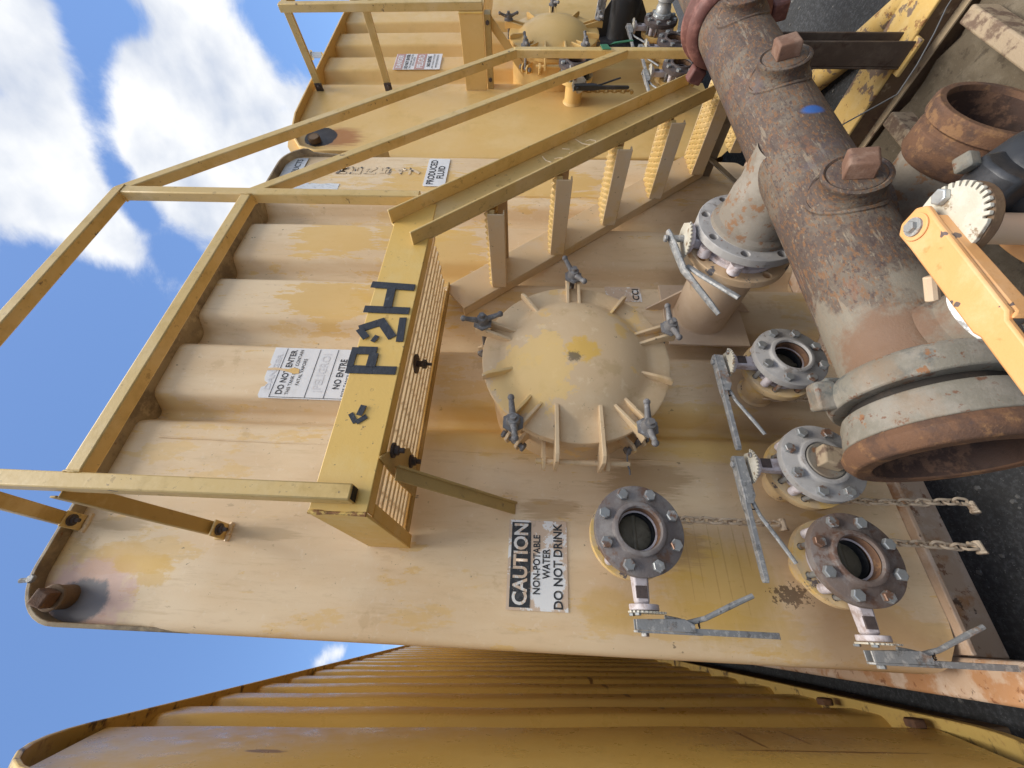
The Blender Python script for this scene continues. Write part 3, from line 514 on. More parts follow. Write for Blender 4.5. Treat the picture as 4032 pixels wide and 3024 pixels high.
# ------------------------------------------------------------------ access hatch (local frame: origin on the wall plane, outwards = -Y)
def make_hatch():
    t = thing('access_hatch', 'round domed hatch with five wing nuts on the tan tank', 'hatch', (.782, 1.345, -.162), group='domed hatches on the tank fronts')
    pt, met = M['rail_tan'], M['nut']
    nk = MB(); nk.lathe([(.285, .09), (.285, -.195)], (0, 0, 0), (0, 1, 0), 56); nk.lathe([(.285, -.185), (.303, -.185), (.303, -.205), (.285, -.205)], (0, 0, 0), (0, 1, 0), 56); nk.build('neck', pt, t)
    cv = MB(); cv.lathe([(.0, -.213), (.300, -.213), (.311, -.217), (.311, -.233), (.306, -.236), (.255, -.238), (.240, -.241), (.230, -.248), (.21, -.263), (.18, -.279), (.14, -.292), (.09, -.301), (.045, -.3055), (0, -.307)], (0, 0, 0), (0, 1, 0), 72)
    cv.build('cover', pt, t, ang=50)
    def rib(ang, off, r0, r1, h0, h1, name='rib', drop=0.0):
        a = R(ang); e = Vector((cos(a), 0, sin(a))); tn = Vector((-sin(a), 0, cos(a))); b = MB()
        b.prism([(r0, .236), (r0 - .004, .236 + h0), (r0 + .010, .240 + h0), (r1 - .02, .236 + h1), (r1, .236 + h1 * .7), (r1, .236 - drop), (min(r1 - .012, .30), .236)], tn * (off - .005), e, (0, -1, 0), tn, .010)
        b.build(name, pt, t, bev=.0015)
    for an in (36, -36, 108, -108): rib(an, 0, .205, .318, .018, .030)
    for k, an in enumerate((72, 0, -72, 144, -144)):
        a = R(an); e = Vector((cos(a), 0, sin(a))); tn = Vector((-sin(a), 0, cos(a)))
        rib(an, .020, .203, .352, .016, .034, 'clamp_plate', .012); rib(an, -.020, .203, .352, .016, .034, 'clamp_plate', .012)
        for o in (.020, -.020):                                       # lugs on the neck that hold the swing bolt
            b = MB(); b.prism([(.283, .10), (.345, .115), (.352, .15), (.335, .165), (.283, .165)], tn * (o - .005), e, (0, -1, 0), tn, .010); b.build('neck_lug', pt, t, bev=.0015)
        b = MB(); c = e * .332; b.cyl(c + Vector((0, -.13, 0)), c + Vector((0, -.315, 0)), .0085, n=14); b.cyl(c - tn * .034 + Vector((0, -.14, 0)), c + tn * .034 + Vector((0, -.14, 0)), .0085, n=14)
        b.hexa(c - tn * .034 + Vector((0, -.14, 0)), -tn, .015, .010); b.hexa(c + tn * .034 + Vector((0, -.14, 0)), tn, .015, .010)
        b.build('swing_bolt', met, t)
        w = MB(); y0 = -.272
        w.lathe([(.0, y0), (.030, y0), (.030, y0 - .004), (.022, y0 - .006), (.019, y0 - .020), (.017, y0 - .030), (.0095, y0 - .031), (.0095, y0 - .044), (0, y0 - .044)], c, (0, 1, 0), 20)
        w.cyl(c + Vector((0, y0 + .002, 0)), c + Vector((0, y0 - .002, 0)), .034, n=6)
        th = R((105, 33, 10, 8, 5)[k]); ar = Vector((cos(th), 0, sin(th)))
        for sgn in (1, -1):
            p0 = c + ar * sgn * .012 + Vector((0, y0 - .016, 0)); p1 = c + ar * sgn * .062 + Vector((0, y0 - (.040 if sgn > 0 else .030), 0))
            w.cyl(p0, p1, .0105, .0075, n=12, caps=False); w.ball(p1, .0105, 12)
        w.build('wing_nut', met, t)
    for dz in (.066, -.066):                                          # hinge straps and their lugs
        b = MB(); b.prism([(-.190, .238), (-.188, .262), (-.205, .268), (-.36, .272), (-.378, .255), (-.378, .170), (-.35, .165), (-.325, .205), (-.30, .236)], (0, 0, dz - .006), (1, 0, 0), (0, -1, 0), (0, 0, 1), .012); b.build('hinge_strap', pt, t, bev=.0015)
        z2 = dz + (.034 if dz > 0 else -.024); b = MB(); b.prism([(-.275, .10), (-.365, .150), (-.375, .185), (-.355, .205), (-.33, .195), (-.275, .175)], (0, 0, z2 - .006), (1, 0, 0), (0, -1, 0), (0, 0, 1), .012); b.build('hinge_lug', pt, t, bev=.0015)
    b = MB(); b.cyl((-.353, -.188, -.155), (-.353, -.188, .125), .0085, n=14); b.build('hinge_pin', pt, t)
    b = MB(); b.path([(-.353, -.188, -.148), (-.375, -.20, -.15), (-.385, -.19, -.152)], .0025, 6); b.path([(-.353, -.188, -.148), (-.32, -.2, -.148)], .0025, 6); b.build('split_pin', met, t)
    return t
M['rail_tan'] = mat('tan_hatch_paint', (.63, .45, .26, 1), [((.70, .54, .34, 1), 4, S1, .45, .65, .6), ((.74, .48, .16, 1), 5.5, S1, .575, .60, .6, 12), (DRT, 34, S1, .66, .71, .8, 4), ((.48, .33, .16, 1), 12, S1, .54, .66, .55, 10), ((.76, .60, .38, 1), 24, S1, .56, .66, .45, 9)], rough=.52, bump=.10, bscale=70,
    spots=[((.76, .51, .18, 1), (.68, 1.05, -.03), (.13, .2, .13), .9, (10, 2.8), .7), ((.70, .43, .09, 1), (.765, 1.03, -.175), (.04, .2, .055), .5, (44, 2.4), .9), ((.17, .13, .075, 1), (.735, 1.03, -.15), (.017, .2, .022), .4, (90, 2.6), .9), ((.70, .44, .12, 1), (.86, 1.05, -.31), (.03, .2, .02), .4, (50, 2), .7)])
hatch = make_hatch()

# ------------------------------------------------------------------ 4-inch butterfly valves (local frame: front flange centre, outwards = -Y, neck towards -X, lever towards -Z)
def make_valve():
    t = thing('butterfly_valve', 'brown flanged valve with lever, on the tank front below the caution sign', 'valve', (.233, 1.100, -.308), group='small butterfly valves on the tan tank')
    f = MB(); f.lathe([(.0535, .024), (.1145, .024), (.1145, .0015), (.1125, .0), (.072, .0), (.069, -.003), (.068, -.010), (.066, -.012), (.057, -.012), (.054, -.008), (.0535, -.004)], (0, 0, 0), (0, 1, 0), 56)
    f.build('front_flange', M['steel'], t, ang=50)
    th = MB(); pr = []
    for k in range(9): pr += [(.0548, .0 + k * .0045), (.0532, .00225 + k * .0045)]
    th.lathe(pr, (0, 0, 0), (0, 1, 0), 48); th.build('threaded_bore', M['rust_ring'], t, ang=10)
    for k in range(8):
        a = pi / 8 + k * pi / 4; c = Vector((.09525 * cos(a), 0, .09525 * sin(a))); b = MB()
        b.hexa(c, (0, -1, 0), .0155, .0125, random.uniform(0, 1)); b.cyl(c + Vector((0, .02, 0)), c + Vector((0, .09, 0)), .0075, n=12)
        b.build('bolt', M['bolt'], t)
    bd = MB(); bd.lathe([(.048, .025), (.083, .025), (.083, .036), (.076, .038), (.076, .066), (.083, .068), (.083, .077), (.048, .077)], (0, 0, 0), (0, 1, 0), 48)
    for sx, sz in ((.07, .07), (-.07, .07), (.07, -.07), (-.07, -.07)): bd.cyl((sx * .98, .030, sz * .98), (sx * .98, .072, sz * .98), .0135, n=14)
    bd.build('valve_body', M['lav'], t)
    st = MB(); st.lathe([(.046, .03), (.0535, .036), (.0535, .074), (.046, .078)], (0, 0, 0), (0, 1, 0), 48, close=True); st.build('rubber_seat', M['rubber'], t)
    ds = MB(); ds.lathe([(0, .052), (.02, .050), (.040, .053), (.0475, .057), (.0475, .061), (0, .063)], (0, 0, 0), (0, 1, 0), 40); ds.cyl((-.047, .056, 0), (.047, .056, 0), .008, n=12); ds.build('valve_disc', M['disc'], t)
    rf = MB(); rf.holed_disc((0, .078, 0), (0, 1, 0), .050, .1145, .024, .0095, .09525, 8, pi / 8)
    rf.lathe([(.066, .101), (.060, .112), (.0575, .118)], (0, 0, 0), (0, 1, 0), 40); rf.build('rear_flange', M['noz_yellow'], t)
    nz_ = MB(); nz_.lathe([(.0575, .10), (.0575, .345)], (0, 0, 0), (0, 1, 0), 40); nz_.lathe([(.0575, .232), (.064, .239), (.068, .2455)], (0, 0, 0), (0, 1, 0), 40); nz_.build('nozzle', M['noz_yellow'], t)
    lp = MB(); lp.path([(.035 + .016 * cos(a), .14 + .0 * a, -.055 - .012 + .016 * sin(a)) for a in [i * 2 * pi / 10 for i in range(10)]], .004, 6, closed=True); lp.build('chain_loop', M['chain'], t)
    nk = MB(); nk.prism([(-.075, -.022), (-.170, -.0165), (-.170, .0165), (-.075, .022)], (0, .034, 0), (1, 0, 0), (0, 0, 1), (0, 1, 0), .034); nk.build('neck', M['lav'], t, bev=.006)
    np_ = MB(); np_.box((-.158, .0315, -.012), (-.130, .036, .016)); np_.build('name_plate', M['dark_steel'], t, bev=.001)
    mf = MB(); mf.cyl((-.170, .05, -.004), (-.184, .05, -.004), .036, n=28); mf.build('mount_flange', M['lav'], t, bev=.002)
    pp = MB(); pts = []
    nt = 22
    for i in range(nt):
        a0 = -2.55 + i * 4.2 / nt; a1 = a0 + 4.2 / nt * .5
        pts += [(.052 * cos(a0), .052 * sin(a0)), (.052 * cos(a1), .052 * sin(a1)), (.046 * cos(a1), .046 * sin(a1)), (.046 * cos(a0 + 4.2 / nt), .046 * sin(a0 + 4.2 / nt))]
    pts += [(.030 * cos(2.2), .034 * sin(2.2)), (-.036, .02), (-.040, 0), (-.034, -.022)]
    pp.prism(pts, (-.186, .05, -.004), (0, 0, -1), (0, 1, 0), (-1, 0, 0), .004); pp.build('notch_plate', M['cream_plate'], t)
    for dy, dz in ((.03, .02), (-.03, .02)):
        b = MB(); b.hexa((-.190, .05 + dy, dz), (-1, 0, 0), .008, .006); b.build('plate_screw', M['bolt'], t)
    lv = MB()
    lv.prism([(.022, -.0145), (-.105, -.0145), (-.135, -.010), (-.135, .010), (-.105, .0145), (.022, .0145), (.027, .0)], (-.226, .05, 0), (0, 0, 1), (0, 1, 0), (-1, 0, 0), .005)
    for yy in (.0360, .0600): lv.prism([(.022, .0), (-.04, -.003), (-.095, -.005), (-.118, .006), (-.118, .0225), (.022, .0225)], (-.203, yy, 0), (0, 0, 1), (-1, 0, 0), (0, 1, 0), .004)
    lv.prism([(-.10, -.0125), (-.14, -.0095), (-.31, -.0085), (-.320, -.004), (-.320, .004), (-.31, .0085), (-.14, .0095), (-.10, .0125)], (-.2165, .05, 0), (0, 0, 1), (0, 1, 0), (-1, 0, 0), .0135)
    lv.hexa((-.231, .05, 0), (-1, 0, 0), .010, .008); lv.build('lever', M['galv'], t, bev=.002)
    tg = MB(); tg.path([(-.196, .05, -.052), (-.202, .05, -.085), (-.206, .049, -.105), (-.194, .047, -.15), (-.160, .040, -.225), (-.140, .036, -.272)], [.004, .005, .005, .0045, .005, .0045], 8, flat=1.3); tg.build('trigger', M['galv'], t)
    sp = MB(); sp.path([(-.198 - .0035 * i / 24 * 4 + .005 * cos(i * 1.5), .048 + .005 * sin(i * 1.5), -.132) for i in range(25)], .0012, 5); sp.build('spring', M['dark_steel'], t)
    return t
v1 = make_valve()
def plug4(parent, m1, m2):
    p = MB(); p.lathe([(.053, .0), (.053, -.010), (.050, -.014), (0, -.014)], (0, 0, 0), (0, 1, 0), 40); o = p.build('pipe_plug', m1, parent)
    h = MB(); h.hexa((0, -.013, 0), (0, -1, 0), .041, .040, .55, 4); h.build('square_head', m2, o, bev=.003)
LG = {M['steel'].name: M['steel_light']}
v2 = copy_tree(v1, None, LG); v2.location = (.808, 1.104, -.872); v2.rotation_euler = (0, R(90), 0)
v3 = copy_tree(v1, None, LG); v3.location = (.447, 1.119, -.862); v3.rotation_euler = (0, R(90), 0)
v4 = copy_tree(v1, None, {M['steel'].name: M['steel_brown']}); v4.location = (.193, 1.136, -.872)
v2['label'] = 'light grey open valve on the tan tank, beside the coupling of the long rusty pipe'
v3['label'] = 'grey flanged valve closed with a rusty square-headed plug'
v4['label'] = 'brown open valve nearest the bottom corner of the tan tank'
plug4(v3, M['rust_grey'], M['cream'])

# ------------------------------------------------------------------ chains hanging from the valves
lm = None
def make_chain(top, n, label, m, tail=True, sway=0.0):
    global lm
    t = thing('chain', label, 'chain', top, group='short chains hanging from the valves')
    for k in range(n):
        if lm is None:
            b = MB(); pts = []
            for i in range(16):
                a = 2 * pi * i / 16; pts.append((.0098 * cos(a), 0, .0118 * sin(a) + (.0078 if sin(a) > 0 else -.0078)))
            b.path(pts, .0040, 7, closed=True); o = b.build('link', m, t); lm = o.data
        else:
            o = bpy.data.objects.new('link', lm); COL.objects.link(o); o.parent = t
            o.material_slots[0].link = 'OBJECT'; o.material_slots[0].material = m
        o.location = (sway * k * k * .0004 + random.uniform(-.0012, .0012), random.uniform(-.001, .001), -.0285 * k - .01)
        o.rotation_euler = (random.uniform(-.08, .08), random.uniform(-.08, .08), (k % 2) * pi / 2 + .7 + random.uniform(-.2, .2))
    if tail:
        b = MB(); z = -.0285 * n - .012; b.cyl((-.014, 0, z), (.014, .003, z), .0105, n=10); b.hexa((-.014, 0, z), (-1, 0, 0), .013, .007); b.cyl((0, 0, z), (.008, 0, z + .028), .005, n=8); b.build('chain_bolt', m, t)
    return t
make_chain((.306, 1.285, -.415), 13, 'short painted chain hanging below the brown valve under the caution sign', M['chain'])
make_chain((.378, 1.262, -.960), 14, 'painted chain hanging below the plugged grey valve', M['chain'], sway=.2)
make_chain((.258, 1.245, -.985), 11, 'painted chain hanging below the brown bottom corner valve', M['chain'], sway=-.1)
make_chain((.748, 1.285, -.870), 10, 'painted chain behind the light grey open valve', M['chain'])

# ------------------------------------------------------------------ 8-inch valve on its nozzle
def big_valve():
    cx, cz = 1.178, -.731
    t = thing('butterfly_valve', 'large lilac valve between two wide flanges under the stair', 'valve', (cx, .916, cz))
    b = MB(); b.lathe([(.098, .003), (.131, .003), (.131, .018), (.122, .021), (.122, .042), (.131, .045), (.131, .059), (.098, .059)], (0, 0, 0), (0, 1, 0), 56)
    for a in (.39, 1.18, 1.96, 2.75): b.cyl((.149 * cos(a), .012, .149 * sin(a)), (.149 * cos(a), .048, .149 * sin(a)), .022, n=16)
    b.build('valve_body', M['lav'], t)
    r = MB(); r.holed_disc((0, .060, 0), (0, 1, 0), .10, .1715, .028, .0135, .149, 8, pi / 8 * .93); r.build('rear_flange', M['peach'], t, bev=.002)
    n_ = MB(); n_.lathe([(.130, .088), (.116, .105), (.1095, .115), (.1095, .50)], (0, 0, 0), (0, 1, 0), 48); n_.lathe([(.1095, .415), (.117, .424), (.121, .431)], (0, 0, 0), (0, 1, 0), 48); n_.build('nozzle', M['peach_plain'], t)
    for sz in (1, -1):
        g_ = MB(); g_.prism([(.30, .09), (.44, .09), (.44, .235)], (.03, 0, 0), (0, 1, 0), (0, 0, sz), (1, 0, 0), .008); g_.build('gusset', M['peach_plain'], t, bev=.001)
    pd = MB(); pd.box((-.16, .418, -.175), (.17, .4285, .15)); pd.build('pad_plate', M['peach_plain'], t, bev=.002)
    k = MB(); k.prism([(-.036, .115), (.036, .115), (.026, .178), (-.026, .178)], (0, .012, 0), (1, 0, 0), (0, 0, 1), (0, 1, 0), .038); k.build('neck', M['lav'], t, bev=.006)
    mf = MB(); mf.cyl((0, .03, .178), (0, .03, .194), .050, n=30); mf.build('mount_flange', M['lav'], t, bev=.003)
    pp = MB(); pts = []; nt = 20
    for i in range(nt):
        a0 = -2.2 + i * 3.9 / nt; a1 = a0 + 3.9 / nt * .5
        pts += [(.068 * cos(a0), .068 * sin(a0)), (.068 * cos(a1), .068 * sin(a1)), (.060 * cos(a1), .060 * sin(a1)), (.060 * cos(a0 + 3.9 / nt), .060 * sin(a0 + 3.9 / nt))]
    pts += [(-.045, .03), (-.05, 0), (-.043, -.03)]
    pp.prism(pts, (0, .03, .1965), (-1, 0, 0), (0, -1, 0), (0, 0, 1), .006); pp.build('notch_plate', M['cream_plate'], t, bev=.001)
    lv = MB(); e = Vector((-.93, .25, -.27)).normalized()
    p0 = Vector((.015, .03, .246)); p1 = p0 + e * .14; p2 = p1 + Vector((-.80, .25, -.55)).normalized() * .19
    lv.path([p0 - e * .02, p0, p0 + e * .06, p1, p1.lerp(p2, .3), p1.lerp(p2, .75), p2], [.012, .017, .018, .0165, .014, .0135, .010], 10, flat=.62); lv.cyl((0, .03, .20), (0, .03, .24), .012, n=12); lv.hexa((.0, .03, .258), (0, 0, 1), .013, .010); lv.build('lever', M['galv'], t, bev=.005)
    tg = MB(); q = p1 + Vector((.02, .0, -.016)); tg.path([q, q + Vector((-.06, -.015, -.03)), q + Vector((-.17, -.03, -.118))], [.006, .008, .007], 8, flat=1.5); tg.build('trigger', M['galv'], t)
    return t
big_valve()

# ------------------------------------------------------------------ platform with stair on the tan tank
def tread_mesh():
    b = MB(); nx, ny = 4, 14; x0, x1, y0, y1 = .006, .190, .0, .366; dx = (x1 - x0) / nx; dy = (y1 - y0) / ny
    for i in range(nx):
        for j in range(ny):
            cx = x0 + (i + .5) * dx; cy = y0 + (j + .5) * dy; hx, hy = dx / 2, dy / 2
            off = (hy * .55 if i % 2 else -hy * .1)
            o = [(-hx, -hy), (0, -hy), (hx, -hy), (hx, 0), (hx, hy), (0, hy), (-hx, hy), (-hx, 0)]
            h = [(-.010, -.004), (0, -.0105), (.014, -.005), (.018, 0), (.014, .005), (0, .0105), (-.010, .004), (-.014, 0)]
            vs = [(cx + p, cy + q, 0) for p, q in o] + [(cx + p * 1.05, cy + q * .95 + off * .25, .015 if p < 0 else .002) for p, q in h] + [(cx + p, cy + q + off * .25, -.022) for p, q in h]
            b.add(vs, [(k, (k + 1) % 8, 8 + (k + 1) % 8, 8 + k) for k in range(8)] + [(8 + k, 8 + (k + 1) % 8, 16 + (k + 1) % 8, 16 + k) for k in range(8)])
    return b
def platform():
    t = thing('stair_platform', 'beige yellow landing with handrails, stair and black tape letters P-2H', 'platform', (.75, 1.13, GZ))
    W_ = dict(parent=t, world=True)
    def part(mb, name, m, bev=.002, **k): return mb.build(name, m, t, world=True, bev=bev, **k)
    z0, z1 = .345, .478; Y = .915
    b = MB(); b.box((.20, Y, z0), (1.30, Y + .007, z1)); b.box((.207, Y + .007, z0), (1.30, Y + .045, z0 + .007)); b.box((.207, Y + .007, z1 - .007), (1.30, Y + .045, z1)); part(b, 'front_channel', M['plat'])
    b = MB(); b.box((.195, Y + .002, z0 - .001), (.203, 1.343, z1 - .003)); b.box((.203, Y + .05, z0), (.235, 1.343, z0 + .006)); part(b, 'side_channel', M['plat'], label='side plate with rusted upper edge')
    b = MB(); b.path([(.199, Y + .001, z0 + (z1 - z0) * i / 9 + random.uniform(-.002, .002)) for i in range(10)], [.0045 + random.uniform(-.001, .002) for i in range(10)], 7); part(b, 'corner_weld', M['edge_rust'], 0)
    b = MB(); b.box((.236, 1.30, z0), (1.27, 1.307, z1)); b.box((.236, 1.27, z0), (1.27, 1.30, z0 + .007)); part(b, 'rear_channel', M['strut'])
    for i in range(9):
        y = .968 + i * .036; b = MB(); b.box((.24, y, z0 + .012), (1.225 + .012 * (i % 2), y + .015, z0 + .045))
        for k in range(11): b.box((.28 + k * .088, y + .0155, z0 + .024), (.285 + k * .088, y + .0355, z0 + .034))
        part(b, 'grating_bar', M['grate'], .001)
    # tape letters
    tn = [0]
    def tape(x0_, z0_, x1_, z1_, w=.026):
        tn[0] += 1; yy = Y - .0012 - .0005 * (tn[0] % 7); b = MB(); p0 = Vector((x0_, yy, z0_)); p1 = Vector((x1_, yy, z1_)); b.bar(p0, p1, w, .0012, up=(0, 1, 0)); return part(b, 'tape_strip', M['tape'], 0)
    for q in ((.579, .352, .579, .489), (.588, .481, .652, .481, .018), (.642, .418, .642, .472), (.588, .424, .633, .424), (.672, .437, .694, .428, .014),
              (.684, .457, .716, .486, .021), (.718, .487, .751, .418), (.752, .432, .690, .384), (.676, .361, .764, .367, .021), (.790, .353, .793, .490), (.884, .353, .893, .490), (.801, .421, .879, .424),
              (.469, .413, .440, .419, .016), (.421, .424, .446, .443, .013), (.421, .422, .440, .400, .013)): tape(*q)
    # posts and rails
    F = .877; w = .038; yc = F + w / 2
    def tube(p0, p1, name, m=M['rail']):
        b = MB(); b.bar(p0, p1, w, w, up=(0, -1, 0)); return part(b, name, m, .004)
    tube((.238, yc, .376), (.238, yc, 1.4985), 'post'); 
    b = MB(); b.box((.223, yc - .014, .3745), (.253, yc + .014, .3765)); part(b, 'tube_end', M['dark'], 0)
    tube((1.305, yc, .40), (1.305, yc, 1.4985), 'post'); tube((.16, yc, 1.518), (1.316, yc, 1.518), 'top_rail'); tube((.257, yc, 1.026), (1.286, yc, 1.026), 'mid_rail')
    tube((1.305, yc + .0012, 1.525), (2.520, yc + .0012, .107), 'stair_rail'); tube((1.300, yc + .0012, 1.03), (2.520, yc + .0012, -.452), 'stair_rail'); tube((2.520, yc, .115), (2.520, yc, -1.3), 'stair_post')
    tube((.16, yc, 1.518), (.16, 1.30, 1.518), 'return_rail')
    for jx, jz in ((.238, 1.4985), (1.305, 1.4985), (.2575, 1.026), (1.2855, 1.026)):
        b = MB(); hv = jz > 1.2; q = []
        for k in range(24):
            a_ = 2 * pi * k / 24; m_ = max(abs(cos(a_)), abs(sin(a_))); u_, v_ = .0195 * cos(a_) / m_, .0195 * sin(a_) / m_; rj = random.uniform(-.0012, .0012)
            q.append((jx + u_ + rj, yc + v_, jz + rj) if hv else (jx + rj, yc + u_, jz + v_ + rj))
        b.path(q, [.0028 + random.uniform(-.0006, .001) for _ in q], 6, closed=True); part(b, 'weld_bead', M['rail'], 0)
    # kicker struts to the tank clips
    for a, c in (((.226, .90, 1.345), (.227, 1.300, 1.423)), ((.222, .905, 1.040), (.220, 1.303, .945))):
        b = MB(); b.bar(Vector(a) + Vector((0, 0, .012)), Vector(c) + Vector((0, 0, .008)), .038, .006, up=(0, 0, 1)); b.bar(Vector(a) + Vector((-.0165, 0, .026)), Vector(c) + Vector((-.0165, 0, .022)), .005, .020, up=(0, 0, 1)); part(b, 'strut', M['strut'])
    # stair stringers: C channels
    sl = Vector((.6535, 0, -.757)); nrm = Vector((.757, 0, .6535)); L = 1.60
    def channel(top, y_web, y_fl, name, m):
        a = Vector(top); e = a + sl * L; dn = -nrm * .155
        b = MB(); lo, hi = min(y_web, y_fl), max(y_web, y_fl); wt = .007
        yw0, yw1 = (y_web, y_web + wt) if y_fl < y_web else (y_web - wt, y_web)
        b.prism([(0, 0), (L, 0), (L, -.155), (0, -.155)], (a.x, yw0, a.z), sl, nrm, (0, 1, 0), yw1 - yw0)
        f0, f1 = (y_fl, yw0) if y_fl < y_web else (yw1, y_fl)
        for off in (0, -.155 + .008):
            b.prism([(0, off), (L, off), (L, off - .008), (0, off - .008)], (a.x, f0, a.z), sl, nrm, (0, 1, 0), f1 - f0)
        return part(b, name, m, .0025)
    channel((1.197, 0, .492), .918, .866, 'stringer', M['rail']); channel((1.255, 0, .372), 1.297, 1.338, 'stringer', M['tan_plain'])
    for q in ([(1.618, -.037), (1.591, -.05), (1.577, -.072)], [(1.604, -.085), (1.61, -.1), (1.609, -.125)], [(1.749, -.173), (1.716, -.2), (1.707, -.231)], [(1.735, -.214), (1.746, -.233), (1.739, -.256), (1.717, -.252), (1.707, -.231)], [(1.677, -.116), (1.673, -.147)], [(1.645, -.146), (1.659, -.159)]):
        b = MB(); pp = []
        for a_, c_ in zip(q, q[1:]): pp += [(a_[0] + (c_[0] - a_[0]) * i / 4, .917, a_[1] + (c_[1] - a_[1]) * i / 4) for i in range(4)]
        pp.append((q[-1][0], .917, q[-1][1])); b.path(pp, [.0022 + random.uniform(-.0008, .0008) for _ in pp], 6); part(b, 'paint_drip', M['grate'], 0)
    tm = tread_mesh()
    first = None
    for k in range(6):
        x = 1.262 + .2145 * k; z = .157 - .252 * k
        b = MB(); b.v = [p + Vector((x, .926, z)) for p in tm.v]; b.f = list(tm.f); tr = b.build('tread', M['rail'], t, world=True, ang=25)
        b = MB(); b.box((x, .926, z - .060), (x + .006, 1.289, z + .003)); b.box((x + .006, .926, z - .060), (x + .03, 1.289, z - .054)); b.box((x + .190, .926, z - .060), (x + .196, 1.289, z + .003)); b.build('tread_lip', M['tan_plain'], tr, world=True, bev=.003)
    # brace and gusset under the landing
    b = MB(); b.prism([(.330, .905), (.325, 1.0), (.326, 1.11), (.337, 1.27), (.42, 1.23), (.44, 1.12), (.36, .95)], (0, 0, .337), (1, 0, 0), (0, 1, 0), (0, 0, 1), .007); part(b, 'gusset', M['bronze_l'])
    b = MB(); b.bar((.322, 1.0, .325), (.330, 1.343, .022), .006, .034, up=(1, 0, 0)); b.bar((.341, 1.0, .325), (.349, 1.343, .022), .022, .006, up=(1, 0, 0)); part(b, 'brace', M['bronze_l'])
    for bx, by in ((.375, .975), (.41, 1.15)):
        b = MB(); b.cyl((bx, by, .337), (bx, by, .331), .020, n=20); b.hexa((bx, by, .331), (0, 0, -1), .013, .012); b.cyl((bx, by, .319), (bx, by, .306), .007, n=10); part(b, 'brace_bolt', M['dark_steel'], 0)
    b = MB(); b.cyl((.713, 1.08, .357), (.713, 1.08, .352), .032, n=26); b.cyl((.713, 1.08, .352), (.713, 1.08, .322), .010, n=12); b.hexa((.713, 1.08, .335), (0, 0, -1), .015, .014); b.cyl((.713, 1.08, .322), (.713, 1.08, .305), .005, n=10); part(b, 'grating_clip', M['dark_steel'], 0)
    # cross channel and short brace low on the stair
    b = MB(); b.box((2.20, .93, -.985), (2.208, 1.50, -.865)); b.box((2.208, .93, -.873), (2.26, 1.50, -.865)); b.box((2.208, .93, -.985), (2.26, 1.50, -.977)); cb = part(b, 'cross_channel', M['bronze'])
    b = MB(); b.hexa((2.199, 1.40, -.925), (-1, 0, 0), .013, .010); b.build('channel_bolt', M['dark_steel'], cb, world=True)
    b = MB(); b.bar((2.23, 1.22, -.90), (2.0, 1.335, -1.16), .05, .008, up=(0, 1, .3)); part(b, 'stair_brace', M['bronze'])
    return t
M['tan_plain'] = mat('pale_tan_stair_paint', (.62, .46, .27, 1), [((.60, .49, .35, 1), 6, S1, .45, .65, .6), ((.60, .39, .12, 1), 5, S1, .56, .68, .5), (DRT, 45, S1, .66, .73, .7, 3)], rough=.55, bump=.12)
M['bronze_l'] = mat('brownish_yellow_bracket_paint', (.46, .32, .12, 1), [((.36, .25, .10, 1), 10, S1, .45, .65, .6), (DRT, 40, S1, .6, .72, .7)], rough=.55, bump=.12)
plat = platform()

